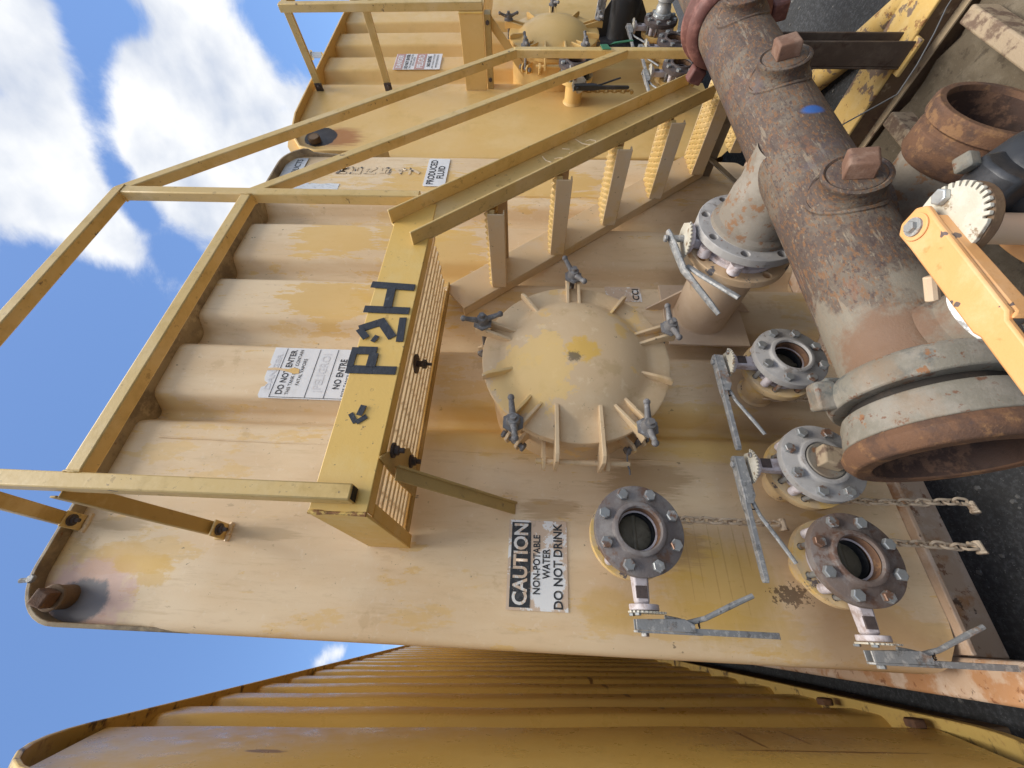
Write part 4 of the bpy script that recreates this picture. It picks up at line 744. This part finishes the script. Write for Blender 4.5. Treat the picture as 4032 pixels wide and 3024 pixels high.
# ------------------------------------------------------------------ rusty manifold pipe
AXD = Vector((.998, -.052, .036)).normalized()
def AX(x): return Vector((x, .7155 - .0521 * (x - .067), -.786 + .0361 * (x - .067)))
def manifold():
    t = thing('manifold_pipe', 'long rusty pipe with square-headed plugs and blue paint mark', 'pipe', tuple(AX(1.2)))
    def part(mb, name, m, bev=0.0, par=None, **k): return mb.build(name, m, par or t, world=True, bev=bev, **k)
    RP = .1095
    b = MB(); a0 = AX(.47); ln = (AX(2.10) - a0).length; b.lathe([(RP, ln * i / 30) for i in range(31)], a0, AXD, 64); part(b, 'pipe', M['rust'])
    b = MB(); p0 = AX(1.0) + Vector((0, -.012, .1083)); b.path([p0 + AXD * (i * .08) for i in range(9)], .0016, 5); part(b, 'weld_seam', M['rust'])
    # branch to the tank valve
    c = Vector((1.178, 0, -.731)); y0 = AX(1.178).y
    b = MB(); b.lathe([(.100, y0 - .02), (.100, y0 + .09), (.108, y0 + .12), (.113, .862), (.128, .872), (.131, .886)], c, (0, 1, 0), 56); part(b, 'branch', M['rust_branch'])
    b = MB(); b.holed_disc((c.x, .886, c.z), (0, 1, 0), .10, .1715, .029, .0135, .149, 8, pi / 8 * .93); part(b, 'branch_flange', M['steel_light'], .002)
    b = MB(); b.lathe([(0, .91), (.10, .91)], c, (0, 1, 0), 30); b.lathe([(.131, .885), (.127, .879), (.120, .876)], c, (0, 1, 0), 56); part(b, 'flange_weld', M['steel_light'])
    by = Vector((0, 1, 0)); pb_ = AXD.cross(by); b = MB(); b.path([AX(1.178) + AXD * .104 * cos(q_ * pi / 24) + pb_ * .104 * sin(q_ * pi / 24) + by * math.sqrt(RP ** 2 - (.104 * sin(q_ * pi / 24)) ** 2) for q_ in range(48)], [.006 + random.uniform(-.0015, .0015) for q_ in range(48)], 7, closed=True); part(b, 'weld_bead', M['rust'])
    # bosses and plugs
    for k, x in enumerate((.900, 1.415, 1.83)):
        a = AX(x); e = Vector((-.03, -.955, .27)).normalized()
        b = MB(); b.lathe([(.080, .088), (.071, .104), (.066, .112), (.066, .134), (.068, .137), (.068, .143), (.062, .146), (.057, .143)], a, e, 44); bo = part(b, 'boss', M['rust'])
        pp_ = AXD.cross(e); b = MB(); b.path([a + AXD * .077 * cos(q_ * pi / 20) + pp_ * .077 * sin(q_ * pi / 20) + e * math.sqrt(RP ** 2 - (.077 * sin(q_ * pi / 20)) ** 2) for q_ in range(40)], [.006 + random.uniform(-.0012, .0012) for q_ in range(40)], 7, closed=True); part(b, 'weld_bead', M['rust'], par=bo)
        b = MB(); b.lathe([(0, .148), (.047, .148), (.056, .144), (.058, .138)], a, e, 40); pl = part(b, 'pipe_plug', M['rust'], par=t)
        b = MB(); b.hexa(a + e * .147, e, .041, .040, (.5, .8, .2)[k], 4); part(b, 'square_head', M['rust_head'], .003, par=pl)
    a = AX(.505); e = Vector((-.02, -.97, -.22)).normalized()
    b = MB(); b.lathe([(.080, .088), (.072, .104), (.066, .112), (.066, .136)], a, e, 44); part(b, 'boss', M['rust'])
    b = MB(); b.lathe([(.066, .134), (.068, .140), (.066, .147), (.060, .149)], a, e, 44); part(b, 'thread_tape', M['sealant'])
    b = MB(); b.lathe([(0, .152), (.052, .152), (.059, .148), (.061, .142)], a, e, 40); pl = part(b, 'pipe_plug', M['rust_branch'], par=t)
    b = MB(); b.hexa(a + e * .152, e, .040, .02, .9, 4); part(b, 'square_head', M['rust_branch'], .003, par=pl)
    # near end: collar with lug, grooved hub, open rusty ring
    def ring(x0, x1, prof_r, name, m, inner=.112, bev=.003):
        b = MB(); o = AX(x0); l = (AX(x1) - o).length * (1 if x1 > x0 else -1); n = len(prof_r); pr = [(inner, 0)] + [(r_, l * i / (n - 1)) for i, r_ in enumerate(prof_r)] + [(inner, l)]
        b.lathe(pr, o, AXD, 64, close=True); return part(b, name, m, bev)
    cl = ring(.470, .410, [.132, .148, .152, .152, .149], 'collar', M['rust_grey'])
    b = MB(); o = AX(.447) + Vector((0, .035, .150)); b.hexa(o + Vector((-.035, .02, 0)), (.9, -.3, .1), .030, .06, .6, 4); b.box((o.x - .005, o.y - .01, o.z - .045), (o.x + .03, o.y + .06, o.z)); part(b, 'collar_lug', M['rust_grey'], .006, par=cl)
    ring(.412, .392, [.122, .122], 'groove', M['dark'])
    ring(.394, .332, [.136, .143, .145, .149, .152], 'hub', M['rust_grey'])
    er = ring(.332, .290, [.152, .160, .158, .146], 'end_ring', M['rust_ring'], .118)
    b = MB(); b.lathe([(.117, .003), (.104, .06), (.102, .30), (0, .30)], AX(.290), AXD, 56); part(b, 'inner_wall', M['rust_inner'], par=t)
    # red union at the far end
    ur = ring(1.95, 2.05, [.122, .138, .146, .147, .140, .136, .146, .156, .157, .150], 'union_ring', M['red'], .110)
    for a_ in (2.4, 4.5, .3):
        u, v = Vector((0, 1, 0)), Vector((0, 0, 1)); d = u * cos(a_) + v * sin(a_); b = MB(); o = AX(2.0) + d * .15
        b.bar(o, o + d * .055, .06, .05, up=AXD); part(b, 'union_lug', M['red'], .008, par=ur)
    for txt, a0_, sp in (('SIZE 12', 2.35, -.105), ('FIG 100', 3.45, -.105)):
        for i, ch in enumerate(txt):
            if ch == ' ': continue
            an = a0_ + sp * -i; rr = Vector((0, cos(an), sin(an))); tg = Vector((0, sin(an), -cos(an)))
            text_mesh('raised_letter', ch, M['red_light'], ur, -.006, .006, -.010, .010, 0, .02, right=-tg, up=rr, org=AX(1.962) + rr * .138)
    b = MB(); b.lathe([(RP, 0), (RP, .9)], AX(2.05), AXD, 48); part(b, 'far_pipe', M['rust'])
    return t
M['rust_branch'] = mat('grey_rust_branch', (.19, .16, .125, 1), [((.27, .24, .20, 1), 9, S1, .45, .62, .7, 9), ((.20, .095, .04, 1), 26, S1, .53, .61, .85), ((.15, .09, .065, 1), 10, S1, .55, .7, .6)], rough=.65, bump=.25, bscale=200)
M['rust_head'] = mat('pinkish_rust_plug_head', (.16, .085, .055, 1), [((.25, .16, .115, 1), 20, S1, .45, .65, .7), ((.10, .05, .04, 1), 26, S1, .55, .68, .8)], rough=.7, bump=.35, bscale=200)
M['rust_inner'] = mat('dark_rust_bore', (.06, .032, .022, 1), [((.16, .085, .05, 1), 9, S1, .54, .60, .8), ((.03, .018, .014, 1), 30, S1, .5, .7, .8)], rough=.8, bump=.4)
M['red_light'] = mat('worn_raised_letters', (.30, .17, .13, 1), rough=.6)
mani = manifold()
M['post_brown'] = mat('dark_brown_post', (.085, .06, .045, 1), [((.15, .115, .085, 1), 8, S1, .5, .66, .6), (DRUST, 18, S1, .54, .66, .7)], rough=.65, bump=.2)
def post():
    t = thing('support_post', 'brown channel post under the rusty pipe', 'post', (1.83, .68, GZ))
    b = MB(); b.box((1.790, .675, GZ + .19), (1.875, .683, -.80)); b.box((1.790, .60, GZ + .19), (1.798, .675, -.80)); b.box((1.867, .60, GZ + .19), (1.875, .675, -.80)); b.build('post_channel', M['post_brown'], t, world=True, bev=.003)
    b = MB(); b.box((1.775, .59, GZ + .18), (1.89, .70, GZ + .193)); b.build('foot_plate', M['beam'], t, world=True, bev=.003)
post()

# ------------------------------------------------------------------ skid frame, pipe stub, hose valve and loose parts at the lower right
def skid():
    t = thing('skid_frame', 'yellow and rusty steel skid frame around the muddy floor', 'skid', (1.7, .5, GZ))
    zt = -1.30
    b = MB(); b.box((1.81, -.6, zt - .012), (1.985, 1.08, zt)); b.build('top_flange', M['beam'], t, world=True, bev=.004)
    b = MB(); b.box((1.83, -.6, zt - .165), (1.848, 1.08, zt - .012)); b.build('beam_web', M['beam_brown'], t, world=True, bev=.002)
    b = MB(); b.box((1.765, -.6, zt - .180), (1.85, 1.08, zt - .166)); b.build('bottom_flange', M['cream'], t, world=True, bev=.003)
    b = MB(); b.box((1.798, -.6, zt - .098), (1.83, 1.08, zt - .091)); b.build('edge_strip', M['cream_l'], t, world=True, bev=.001)
    for y, xa, xb in ((.495, 1.1, 1.69), (.80, 1.15, 1.70)):
        b = MB(); b.box((xa, y - .023, zt - .10), (xb, y + .025, zt - .02)); b.build('cross_beam', M['cream'], t, world=True, bev=.006)
    return t
skid()
def stub():
    cx, cz = .975, -.975
    t = thing('pipe_stub', 'open rust-collared pipe end facing the viewer below the long pipe', 'pipe', (cx, .57, cz))
    c = Vector((cx, 0, cz))
    b = MB(); b.lathe([(.099, .74), (.099, .575), (.101, .57), (.101, .53)], c, (0, 1, 0), 48); b.build('pipe', M['rust_branch'], t, world=True)
    b = MB(); b.lathe([(.094, .55), (.106, .55), (.113, .54), (.114, .49), (.108, .484), (.108, .474), (.119, .468), (.119, .442), (.114, .436), (.101, .436), (.096, .45), (.096, .55)], c, (0, 1, 0), 56); b.build('collar', M['rust_ring'], t, world=True, bev=.001)
    b = MB(); b.lathe([(.0955, .446), (.0955, .60), (.088, .61), (.088, .70), (0, .70)], c, (0, 1, 0), 48); b.build('inner_wall', M['rust_inner'], t, world=True)
    b = MB(); b.cyl((cx, .69, cz), (cx, .67, -.80), .075, n=32); b.build('riser', M['rust'], t, world=True)
    b = MB(); b.cyl((cx, .66, cz - .06), (cx, .66, GZ + .02), .04, n=20); b.build('foot', M['rust'], t, world=True)
stub()
def hose_valve():
    ox, oy, oz = .536, .401, -.582
    t = thing('hose_valve', 'valve with long orange lever and cream notched plate beside the camera', 'valve', (ox, oy, oz - .12))
    def part(mb, name, m, bev=.002, par=None): return mb.build(name, m, par or t, world=True, bev=bev)
    b = MB(); pts = []; nt = 13
    for i in range(nt):
        a0 = -2.5 + i * 2.4 / nt; w_ = 2.4 / nt
        pts += [(.055 * cos(a0), .055 * sin(a0)), (.055 * cos(a0 + w_ * .55), .055 * sin(a0 + w_ * .55)), (.047 * cos(a0 + w_ * .6), .047 * sin(a0 + w_ * .6)), (.047 * cos(a0 + w_ * .95), .047 * sin(a0 + w_ * .95))]
    pts += [(.055 * cos(-.1 + i * .5), .050 * sin(-.1 + i * .5)) for i in range(8)]
    b.prism(pts, (ox - .010, oy - .016, oz - .020), (1, 0, 0), (0, 1, 0), (0, 0, 1), .006); part(b, 'notch_plate', M['cream_plate'], .001)
    b = MB(); b.cyl((ox - .010, oy - .016, oz - .036), (ox - .010, oy - .016, oz - .021), .054, n=36); part(b, 'mount_flange', M['beam_brown'])
    for dx, dy in ((.03, .03), (-.02, .045), (.045, -.02)):
        b = MB(); b.hexa((ox - .010 + dx * .8, oy - .016 + dy * .8, oz - .014), (0, 0, 1), .012, .009); part(b, 'plate_bolt', M['aluminium'])
    e = Vector((-.985, -.02, .0)).normalized()
    b = MB(); p = Vector((ox, oy, oz)); sd_ = Vector((-e.y, e.x, 0))
    def P(u, v): return (u, v)
    b.prism([(-.026, -.014), (-.014, -.026), (.02, -.024), (.185, -.022), (.195, -.018), (.42, -.016), (.42, .014), (.195, .016), (.185, .022), (.02, .024), (-.014, .026), (-.026, .014)], p, e, sd_, (0, 0, 1), .010)
    b.prism([(.0, .0), (.185, .0), (.195, .008), (.195, -.020), (.185, -.026), (.0, -.020)], p + sd_ * .0165, e, (0, 0, 1), sd_, .006)
    lv = part(b, 'lever', M['orange'], .004)
    b = MB(); b.cyl(p + Vector((0, 0, .010)), p + Vector((0, 0, .013)), .020, n=30); part(b, 'lever_boss', M['orange'], .001, lv)
    b = MB(); b.cyl(p + Vector((0, 0, .013)), p + Vector((0, 0, .016)), .0135, n=26); b.hexa(p + Vector((0, 0, .016)), (0, 0, 1), .0085, .007); part(b, 'pivot_bolt', M['galv'], 0, lv)
    b = MB(); b.cyl((ox, oy, oz - .2), (ox, oy, oz - .02), .022, n=20); part(b, 'stem', M['peach_plain'])
    b = MB(); b.lathe([(.05, -.09), (.085, -.088), (.085, -.03), (.078, -.026), (.078, .03), (.085, .034), (.085, .088), (.05, .09)], (ox + .02, oy - .05, oz - .235), (0, 1, 0), 40); part(b, 'valve_body', M['orange'])
    b = MB(); b.path([(ox - .048, oy + .05, oz - .03), (ox - .075, oy + .075, oz - .042)], .009, 10); part(b, 'stop_pin', M['peach_plain'])
hose_valve()
def black_coupling():
    c = Vector((.61, .375, -.76))
    t = thing('hose_coupling', 'black clamp coupling with rusty square bolts at the picture edge', 'coupling', tuple(c))
    b = MB(); b.lathe([(.05, -.04), (.066, -.04), (.074, -.034), (.077, -.018), (.077, .018), (.074, .034), (.066, .04), (.05, .04)], c, (.25, .95, .1), 44, close=True)
    b.prism([(-.04, .05), (.04, .05), (.036, .096), (.016, .108), (-.016, .108), (-.036, .096)], c + Vector((0, -.035, 0)), (.97, 0, .2), (-.2, 0, .97), (0, 1, 0), .07); b.build('clamp', M['blacksteel'], t, world=True, bev=.006)
    for s_ in (-1, 1):
        b = MB(); o = c + Vector((.03 * s_ - .015, -.02 * s_, .104)); b.hexa(o, (-.1, -.1, 1), .017, .020, .4, 4); b.build('square_bolt', M['rust_grey'], t, world=True, bev=.003)
black_coupling()
b = MB(); b.path([(2.75, 1.32, GZ + .056), (2.30, .78, GZ + .056), (1.95, .35, GZ + .056), (1.6, -.08, GZ + .056)], .055, 24)
tag(b.build('yellow_tube', M['beam'], None), 'yellow steel tube lying on the asphalt beside the skid', 'tube')
b = MB(); b.path([(1.23, .66, -.80), (1.24, .600, -.86), (1.262, .565, -.93), (1.283, .545, -.98), (1.34, .50, -1.02), (1.41, .455, -1.06), (1.47, .42, -1.09), (1.53, .385, -1.13), (1.60, .33, -1.2), (1.66, .28, -1.29)], .0018, 6)
tag(b.build('loose_wire', M['wire'], None), 'thin grey wire trailing from the rusty pipe over the skid', 'wire')

# ------------------------------------------------------------------ the ochre tank on the left (long corrugated side)
def ochre_tank():
    dX = Vector((.999, -.009, .041)).normalized(); dY = Vector((.008, .999, .037)).normalized(); dZ = dX.cross(dY).normalized(); dY = dZ.cross(dX)
    t = thing('storage_tank', 'glossy ochre tank on the near side with long corrugated flank', 'storage tank')
    m = Matrix.Identity(4)
    for i in range(3): m[i][0], m[i][1], m[i][2] = dX[i], dY[i], dZ[i]
    t.matrix_basis = m
    w = -.28; d = .055; k = .28; y0 = 1.05; zb, zt = -4.9 * k, 4.24 * k
    edges = [(5.826, 6.485), (6.994, 7.655), (8.347, 8.988), (9.559, 10.11)]
    pts = [(w - .12, y0), (w, y0 + .10), (w, 5.826 * k)]
    y = 5.826 * k; per = .3445
    for i in range(22):
        jj = [random.uniform(-.003, .003) for _ in range(4)]; pts += [(w - d + jj[0] * .6, y + .050 + jj[1]), (w - d + jj[0] * .6, y + .135 + jj[2]), (w, y + .185 + jj[3]), (w, y + per)]; y += per
    pts += [(w, y + .3)]
    pr = fillet(pts, .02, 3); mb = MB(); rows = 24; n = len(pr)
    for p in pr:
        top = round_top(p.y, y0, 1e9, zt, .5); bot = -round_top(p.y, y0, 1e9, -zb, .50)
        for r_ in range(rows + 1):
            z = bot + (top - bot) * r_ / rows; mb.v.append(Vector((p.x + .0012 * (sin(z * 4 + p.y * 2.5) + sin(z * 9 - p.y * 4)), p.y, z)))
    mb.f = [(i * (rows + 1) + r_, (i + 1) * (rows + 1) + r_, (i + 1) * (rows + 1) + r_ + 1, i * (rows + 1) + r_ + 1) for i in range(n - 1) for r_ in range(rows)]
    mb.build('side_wall', M['ochre'], t, ang=60)
    # rims: bent plates that follow the rounded front corners
    def rim(zc, rad, sgn, name, p, th, m_):
        path = [(y0 - .005, zc - sgn * rad - sgn * .5), (y0 - .005, zc - sgn * rad)] + [(y0 + rad - rad * cos(.5 * pi * i / 10), zc - sgn * rad + sgn * rad * sin(.5 * pi * i / 10)) for i in range(1, 11)] + [(y0 + rad + .4 * i, zc) for i in range(1, 22)]
        b = MB(); nn = len(path)
        for i, (yy, zz) in enumerate(path):
            a = Vector(path[max(0, i - 1)]); c = Vector(path[min(nn - 1, i + 1)]); tg = (c - a).normalized(); ny, nz_ = -tg.y * sgn, tg.x * sgn
            b.v += [Vector((w + p, yy, zz)), Vector((w - .12, yy, zz)), Vector((w - .12, yy + ny * th, zz + nz_ * th)), Vector((w + p, yy + ny * th, zz + nz_ * th))]
        for i in range(nn - 1):
            for q in range(4): b.f.append((i * 4 + q, i * 4 + (q + 1) % 4, (i + 1) * 4 + (q + 1) % 4, (i + 1) * 4 + q))
        b.f += [(3, 2, 1, 0), tuple((nn - 1) * 4 + q for q in range(4))]
        return b.build(name, m_, t, bev=.003)
    rim(zt, .50, 1, 'top_rim', .022, .012, M['ochre_rim']); rim(zb, .50, -1, 'bottom_rim', .028, .030, M['ochre_rim'])
    b = MB(); b.box((w - .10, y0 + .5, zb - .22), (w + .012, 9, zb - .032)); b.build('skid_runner', M['beam_brown'], t, bev=.004)
    b = MB(); b.box((-2.6, y0 + .02, zb + .30), (w - .1, 9, zt - .02)); b.build('shell', M['ochre'], t)
    b = MB(); b.hexa((w + .0, 1.62, zb + .05), (1, 0, 0), .03, .022, .3, 6); b.build('side_plug', M['rust_ring'], t, bev=.002)
    b = MB(); b.hexa((w + .0, 2.02, zb + .06), (1, 0, 0), .03, .022, .3, 6); b.build('side_plug', M['rust_ring'], t, bev=.002)
    return t
ochre_tank()

# ------------------------------------------------------------------ the yellow tank on the right, with its own platform, hatch and valves
YR = (0, R(-1.4), R(-2.86)); YO = (2.50, 1.431, 0)
def yellow_tank():
    t = thing('storage_tank', 'clean warm yellow tank with black corner stain beyond the tan tank', 'storage tank', YO, YR)
    x0, x1, zb, zt, D = .005, 2.6, -1.22, 1.60, .07; f = 0
    pts = [(x0, .08), (x0, f), (.887, f)]
    for rr_, l in ((1.29, 1.09), (1.69, 1.48), (2.06, 1.87)): 
        px = pts[-1][0]; pts += [(px + .05, D), (l - .05, D), (l, f), (rr_, f)]
    pts += [(x1, f), (x1, .08)]
    pr = fillet(pts, .018, 4); wall_mesh(pr, x0, x1, zb, zt, .20, .12, 24, .0012).build('front_wall', M['yellow'], t, ang=60)
    tube_shell(outline(x0, x1, zb, zt, .20, .12), .06, 8).build('shell', M['yellow'], t)
    rp = [(x1, 1.2), (x1 - .2, zt), (x0 + .42, zt), (x0 + .20, zt - .035), (x0 + .05, zt - .13), (x0 + .004, zt - .24), (x0, 1.1), (x0, .9)]
    rp2 = []
    for a, c in zip(rp, rp[1:]): rp2 += [tuple(Vector(a).lerp(Vector(c), i / 4)) for i in range(4)]
    rp2.append(rp[-1]); rim_band(rp2, lambda u: -.05, .12, .012).build('rim', M['yellow'], t, bev=.002)
    b = MB(); b.cyl((.19, .02, 1.42), (.19, -.03, 1.42), .038, n=24); b.lathe([(.038, -.03), (.030, -.03), (.028, -.015), (0, -.015)], (.19, 0, 1.42), (0, 1, 0), 24); b.build('corner_plug', M['beam_brown'], t)
    b = MB(); b.path([(1.25, -.03, 1.62), (1.25, -.03, 1.72)], .02, 10); b.cyl((1.25, -.03, 1.70), (1.25, -.03, 1.735), .032, n=14); b.build('roof_fitting', M['aluminium'], t)
    # warning sticker
    y = -.004; a, c = 1.085, 1.320; sg = MB(); sg.box((a, y, .70), (c, y + .002, 1.055)); sg = sg.build('warning_sticker', M['white'], t, label='white and faded red sticker reading DO NOT ENTER and NO ENTRE')
    for z0_, z1_ in ((.985, 1.05), (.82, .895)):
        b = MB(); b.box((a + .003, y - .001, z0_), (c - .003, y - .0003, z1_)); b.build('red_band', M['pink'], sg)
    kw = dict(world=False)
    for s_, za, zb_, xa, xb, mm, bo in (('DANGER', .997, 1.038, a + .02, c - .02, M['white'], .03), ('DO NOT ENTER', .948, .974, a + .01, c - .01, M['ink'], .03), ('THIS TANK MAY CONTAIN', .924, .938, a + .012, c - .012, M['ink'], .01), ('FATAL VAPORS', .904, .917, a + .05, c - .05, M['ink'], .01),
                               ('PELIGRO', .832, .880, a + .02, c - .02, M['white'], .03), ('NO ENTRE', .778, .806, a + .04, c - .04, M['ink'], .03), ('ESTE TANQUE CONTIENE', .752, .766, a + .012, c - .012, M['ink'], .01), ('VAPORES VENENOSOS', .726, .740, a + .02, c - .02, M['ink'], .01)):
        text_mesh('lettering', s_, mm, sg, xa, xb, za, zb_, y - .0018, bo, world=False)
    return t
ytank = yellow_tank()
def yellow_platform():
    t = thing('stair_platform', 'plain yellow landing with rails on the far yellow tank', 'platform', YO, YR)
    def part(mb, name, m, bev=.002): return mb.build(name, m, t, bev=bev)
    z0, z1 = .325, .475; x = .79; yf = -.43
    b = MB(); b.box((x, yf, z0), (x + .008, -.003, z1)); part(b, 'side_channel', M['yellow'])
    b = MB(); b.box((x, yf - .008, z0), (2.2, yf - .001, z1)); part(b, 'front_channel', M['yellow'])
    b = MB(); b.path([(x + .002, yf - .004, z0 + .15 * i / 9) for i in range(10)], [.005 + random.uniform(-.001, .003) for i in range(10)], 6); part(b, 'corner_weld', M['plat'], 0)
    b = MB(); b.box((x + .02, yf + .01, z0 - .045), (x + .09, -.002, z0 - .004)); part(b, 'edge_angle', M['bronze_l'])
    for yy in (-.38, -.06):
        b = MB(); b.hexa((x + .02, yy, z0 - .025), (-1, 0, 0), .013, .010); part(b, 'edge_bolt', M['dark_steel'], 0)
    for i in range(7):
        b = MB(); b.box((x + .1, yf + .05 + i * .05, z0 + .01), (2.15, yf + .06 + i * .05, z0 + .045)); part(b, 'grating_bar', M['yellow'], 0)
    b = MB(); b.bar((x + .035, yf - .03, z0), (x + .035, yf - .03, 1.60), .044, .044, up=(0, -1, 0)); part(b, 'post', M['rail'], .004)
    b = MB(); b.box((x + .02, yf - .045, 1.6005), (x + .05, yf - .015, 1.602)); part(b, 'tube_end', M['dark'], 0)
    b = MB(); b.bar((x + .03, yf - .03, 1.575), (2.2, yf - .03, 1.575), .042, .042); part(b, 'top_rail', M['rail'], .004)
    b = MB(); b.bar((x + .03, yf - .03, 1.06), (2.2, yf - .03, 1.06), .042, .042); part(b, 'mid_rail', M['rail'], .004)
    for z in (1.56, 1.06):
        b = MB(); b.bar((x + .02, yf - .02, z), (x + .01, -.02, z - .02), .040, .006, up=(1, 0, .2)); b.bar((x + .036, yf - .02, z - .02), (x + .026, -.02, z - .04), .006, .040, up=(1, 0, .2)); part(b, 'strut', M['rail'])
        b = MB(); b.box((x + .0, -.05, z - .05), (x + .01, -.001, z)); b.hexa((x - .001, -.03, z - .03), (-1, 0, 0), .012, .010); part(b, 'strut_clip', M['dark_steel'], 0)
    b = MB(); b.bar((x + .10, yf + .05, z0 - .02), (x + .06, -.01, z0 - .33), .05, .008, up=(1, 0, 0)); b.bar((x + .12, yf + .05, z0 - .02), (x + .08, -.01, z0 - .33), .008, .04, up=(1, 0, 0)); part(b, 'brace', M['yellow'])
    return t
yellow_platform()
YM = Matrix.Translation(Vector(YO)) @ __import__('mathutils').Euler(YR).to_matrix().to_4x4()
def ypos(x, y, z): return YM @ Vector((x, y, z))
h2 = copy_tree(hatch, None, {M['rail_tan'].name: M['yellow'], M['nut'].name: M['dark_steel_g'] if 'dark_steel_g' in M else M['nut']}); h2.location = ypos(1.05, 0, -.14); h2.rotation_euler = YR
h2['label'] = 'round domed hatch with wing nuts on the far yellow tank'
DK = {M['steel'].name: M['dark_steel'], M['noz_yellow'].name: M['yellow'], M['galv'].name: M['galv']}
def yvalve(x, y, z, rot, label, sw=None):
    d = dict(DK); d.update(sw or {})
    v = copy_tree(v1, None, d); v.location = ypos(x, y, z); v.rotation_euler = (YR[0], YR[1] + rot, YR[2]); v['label'] = label; v['group'] = 'small butterfly valves on the yellow tank'; return v
ya = yvalve(.64, -.245, -.275, 0, 'dark valve with rubber-gripped black lever on the yellow tank', {M['galv'].name: M['blacksteel'], M['lav'].name: M['blacksteel']})
yb = yvalve(1.215, -.25, -.90, R(90), 'dark valve with silver hose adapter on the yellow tank')
yc_ = yvalve(.905, -.25, -.945, R(90), 'dark open valve on the yellow tank, just below the hose adapter valve')
yd = yvalve(.575, -.25, -.93, R(90), 'dark open valve on the yellow tank, nearest the red union')
b = MB(); b.lathe([(.056, .0), (.060, -.004), (.060, -.03), (.050, -.034), (.050, -.06), (.044, -.075), (.047, -.09), (.058, -.10), (.058, -.15), (.05, -.155), (0, -.155)], (0, 0, 0), (0, 1, 0), 36); ad = b.build('hose_adapter', M['aluminium'], yb)
b = MB(); b.hexa((0, 0, 0), (0, -1, 0), .064, .028, 0, 8); b.build('adapter_hex', M['aluminium'], yb, bev=.002)
mk = make_chain(tuple(ypos(.66, -.06, -.345)), 11, 'rusty yellow chain below the black-levered valve on the yellow tank', M['chain_rust'])
def black_nozzle():
    t = thing('large_nozzle', 'wide black painted outlet pipe on the yellow tank', 'pipe', tuple(ypos(1.56, 0, -.70)), YR)
    b = MB(); b.lathe([(.113, .05), (.113, -.46)], (0, 0, 0), (0, 1, 0), 40); b.build('pipe', M['blacksteel'], t)
    b = MB(); b.lathe([(.113, -.018), (.19, -.004), (.19, .004)], (0, 0, 0), (0, 1, 0), 40); b.build('pad_plate', M['blacksteel'], t)
    for s_ in (1, -1):
        b = MB(); b.prism([(.0, .10), (.0, .27), (-.26, .10)], (-.004, 0, 0), (0, 1, 0), (0, 0, s_), (1, 0, 0), .008); b.build('gusset', M['blacksteel'], t)
    b = MB(); b.holed_disc((0, -.485, 0), (0, 1, 0), .10, .1715, .028, .0115, .149, 8, .3); b.build('flange', M['blacksteel'], t)
    b = MB(); b.bar((-.03, -.36, .17), (-.06, -.16, .19), .05, .02, up=(1, 0, 0)); b.bar((-.05, -.34, .20), (-.09, -.08, .225), .03, .014, up=(1, 0, 0)); b.build('lever', M['galv'], t, bev=.004)
black_nozzle()
# green ribbon knotted on the stair post
b = MB(); p = Vector((2.515, .872, -.345))
b.prism([(-.03, -.02), (.028, -.015), (.03, .02), (-.025, .022)], p + Vector((0, -.004, 0)), (1, 0, .2), (-.2, 0, 1), (0, 1, 0), .003)
b.prism([(.02, -.012), (.07, -.05), (.10, -.14), (.085, -.15), (.06, -.08), (.015, .012)], p + Vector((0, .0, 0)), (1, 0, 0), (0, 0, 1), (0, 1, 0), .003)
tag(b.build('ribbon', M['green'], None), 'strip of green ribbon tied round the lower handrail post', 'ribbon')
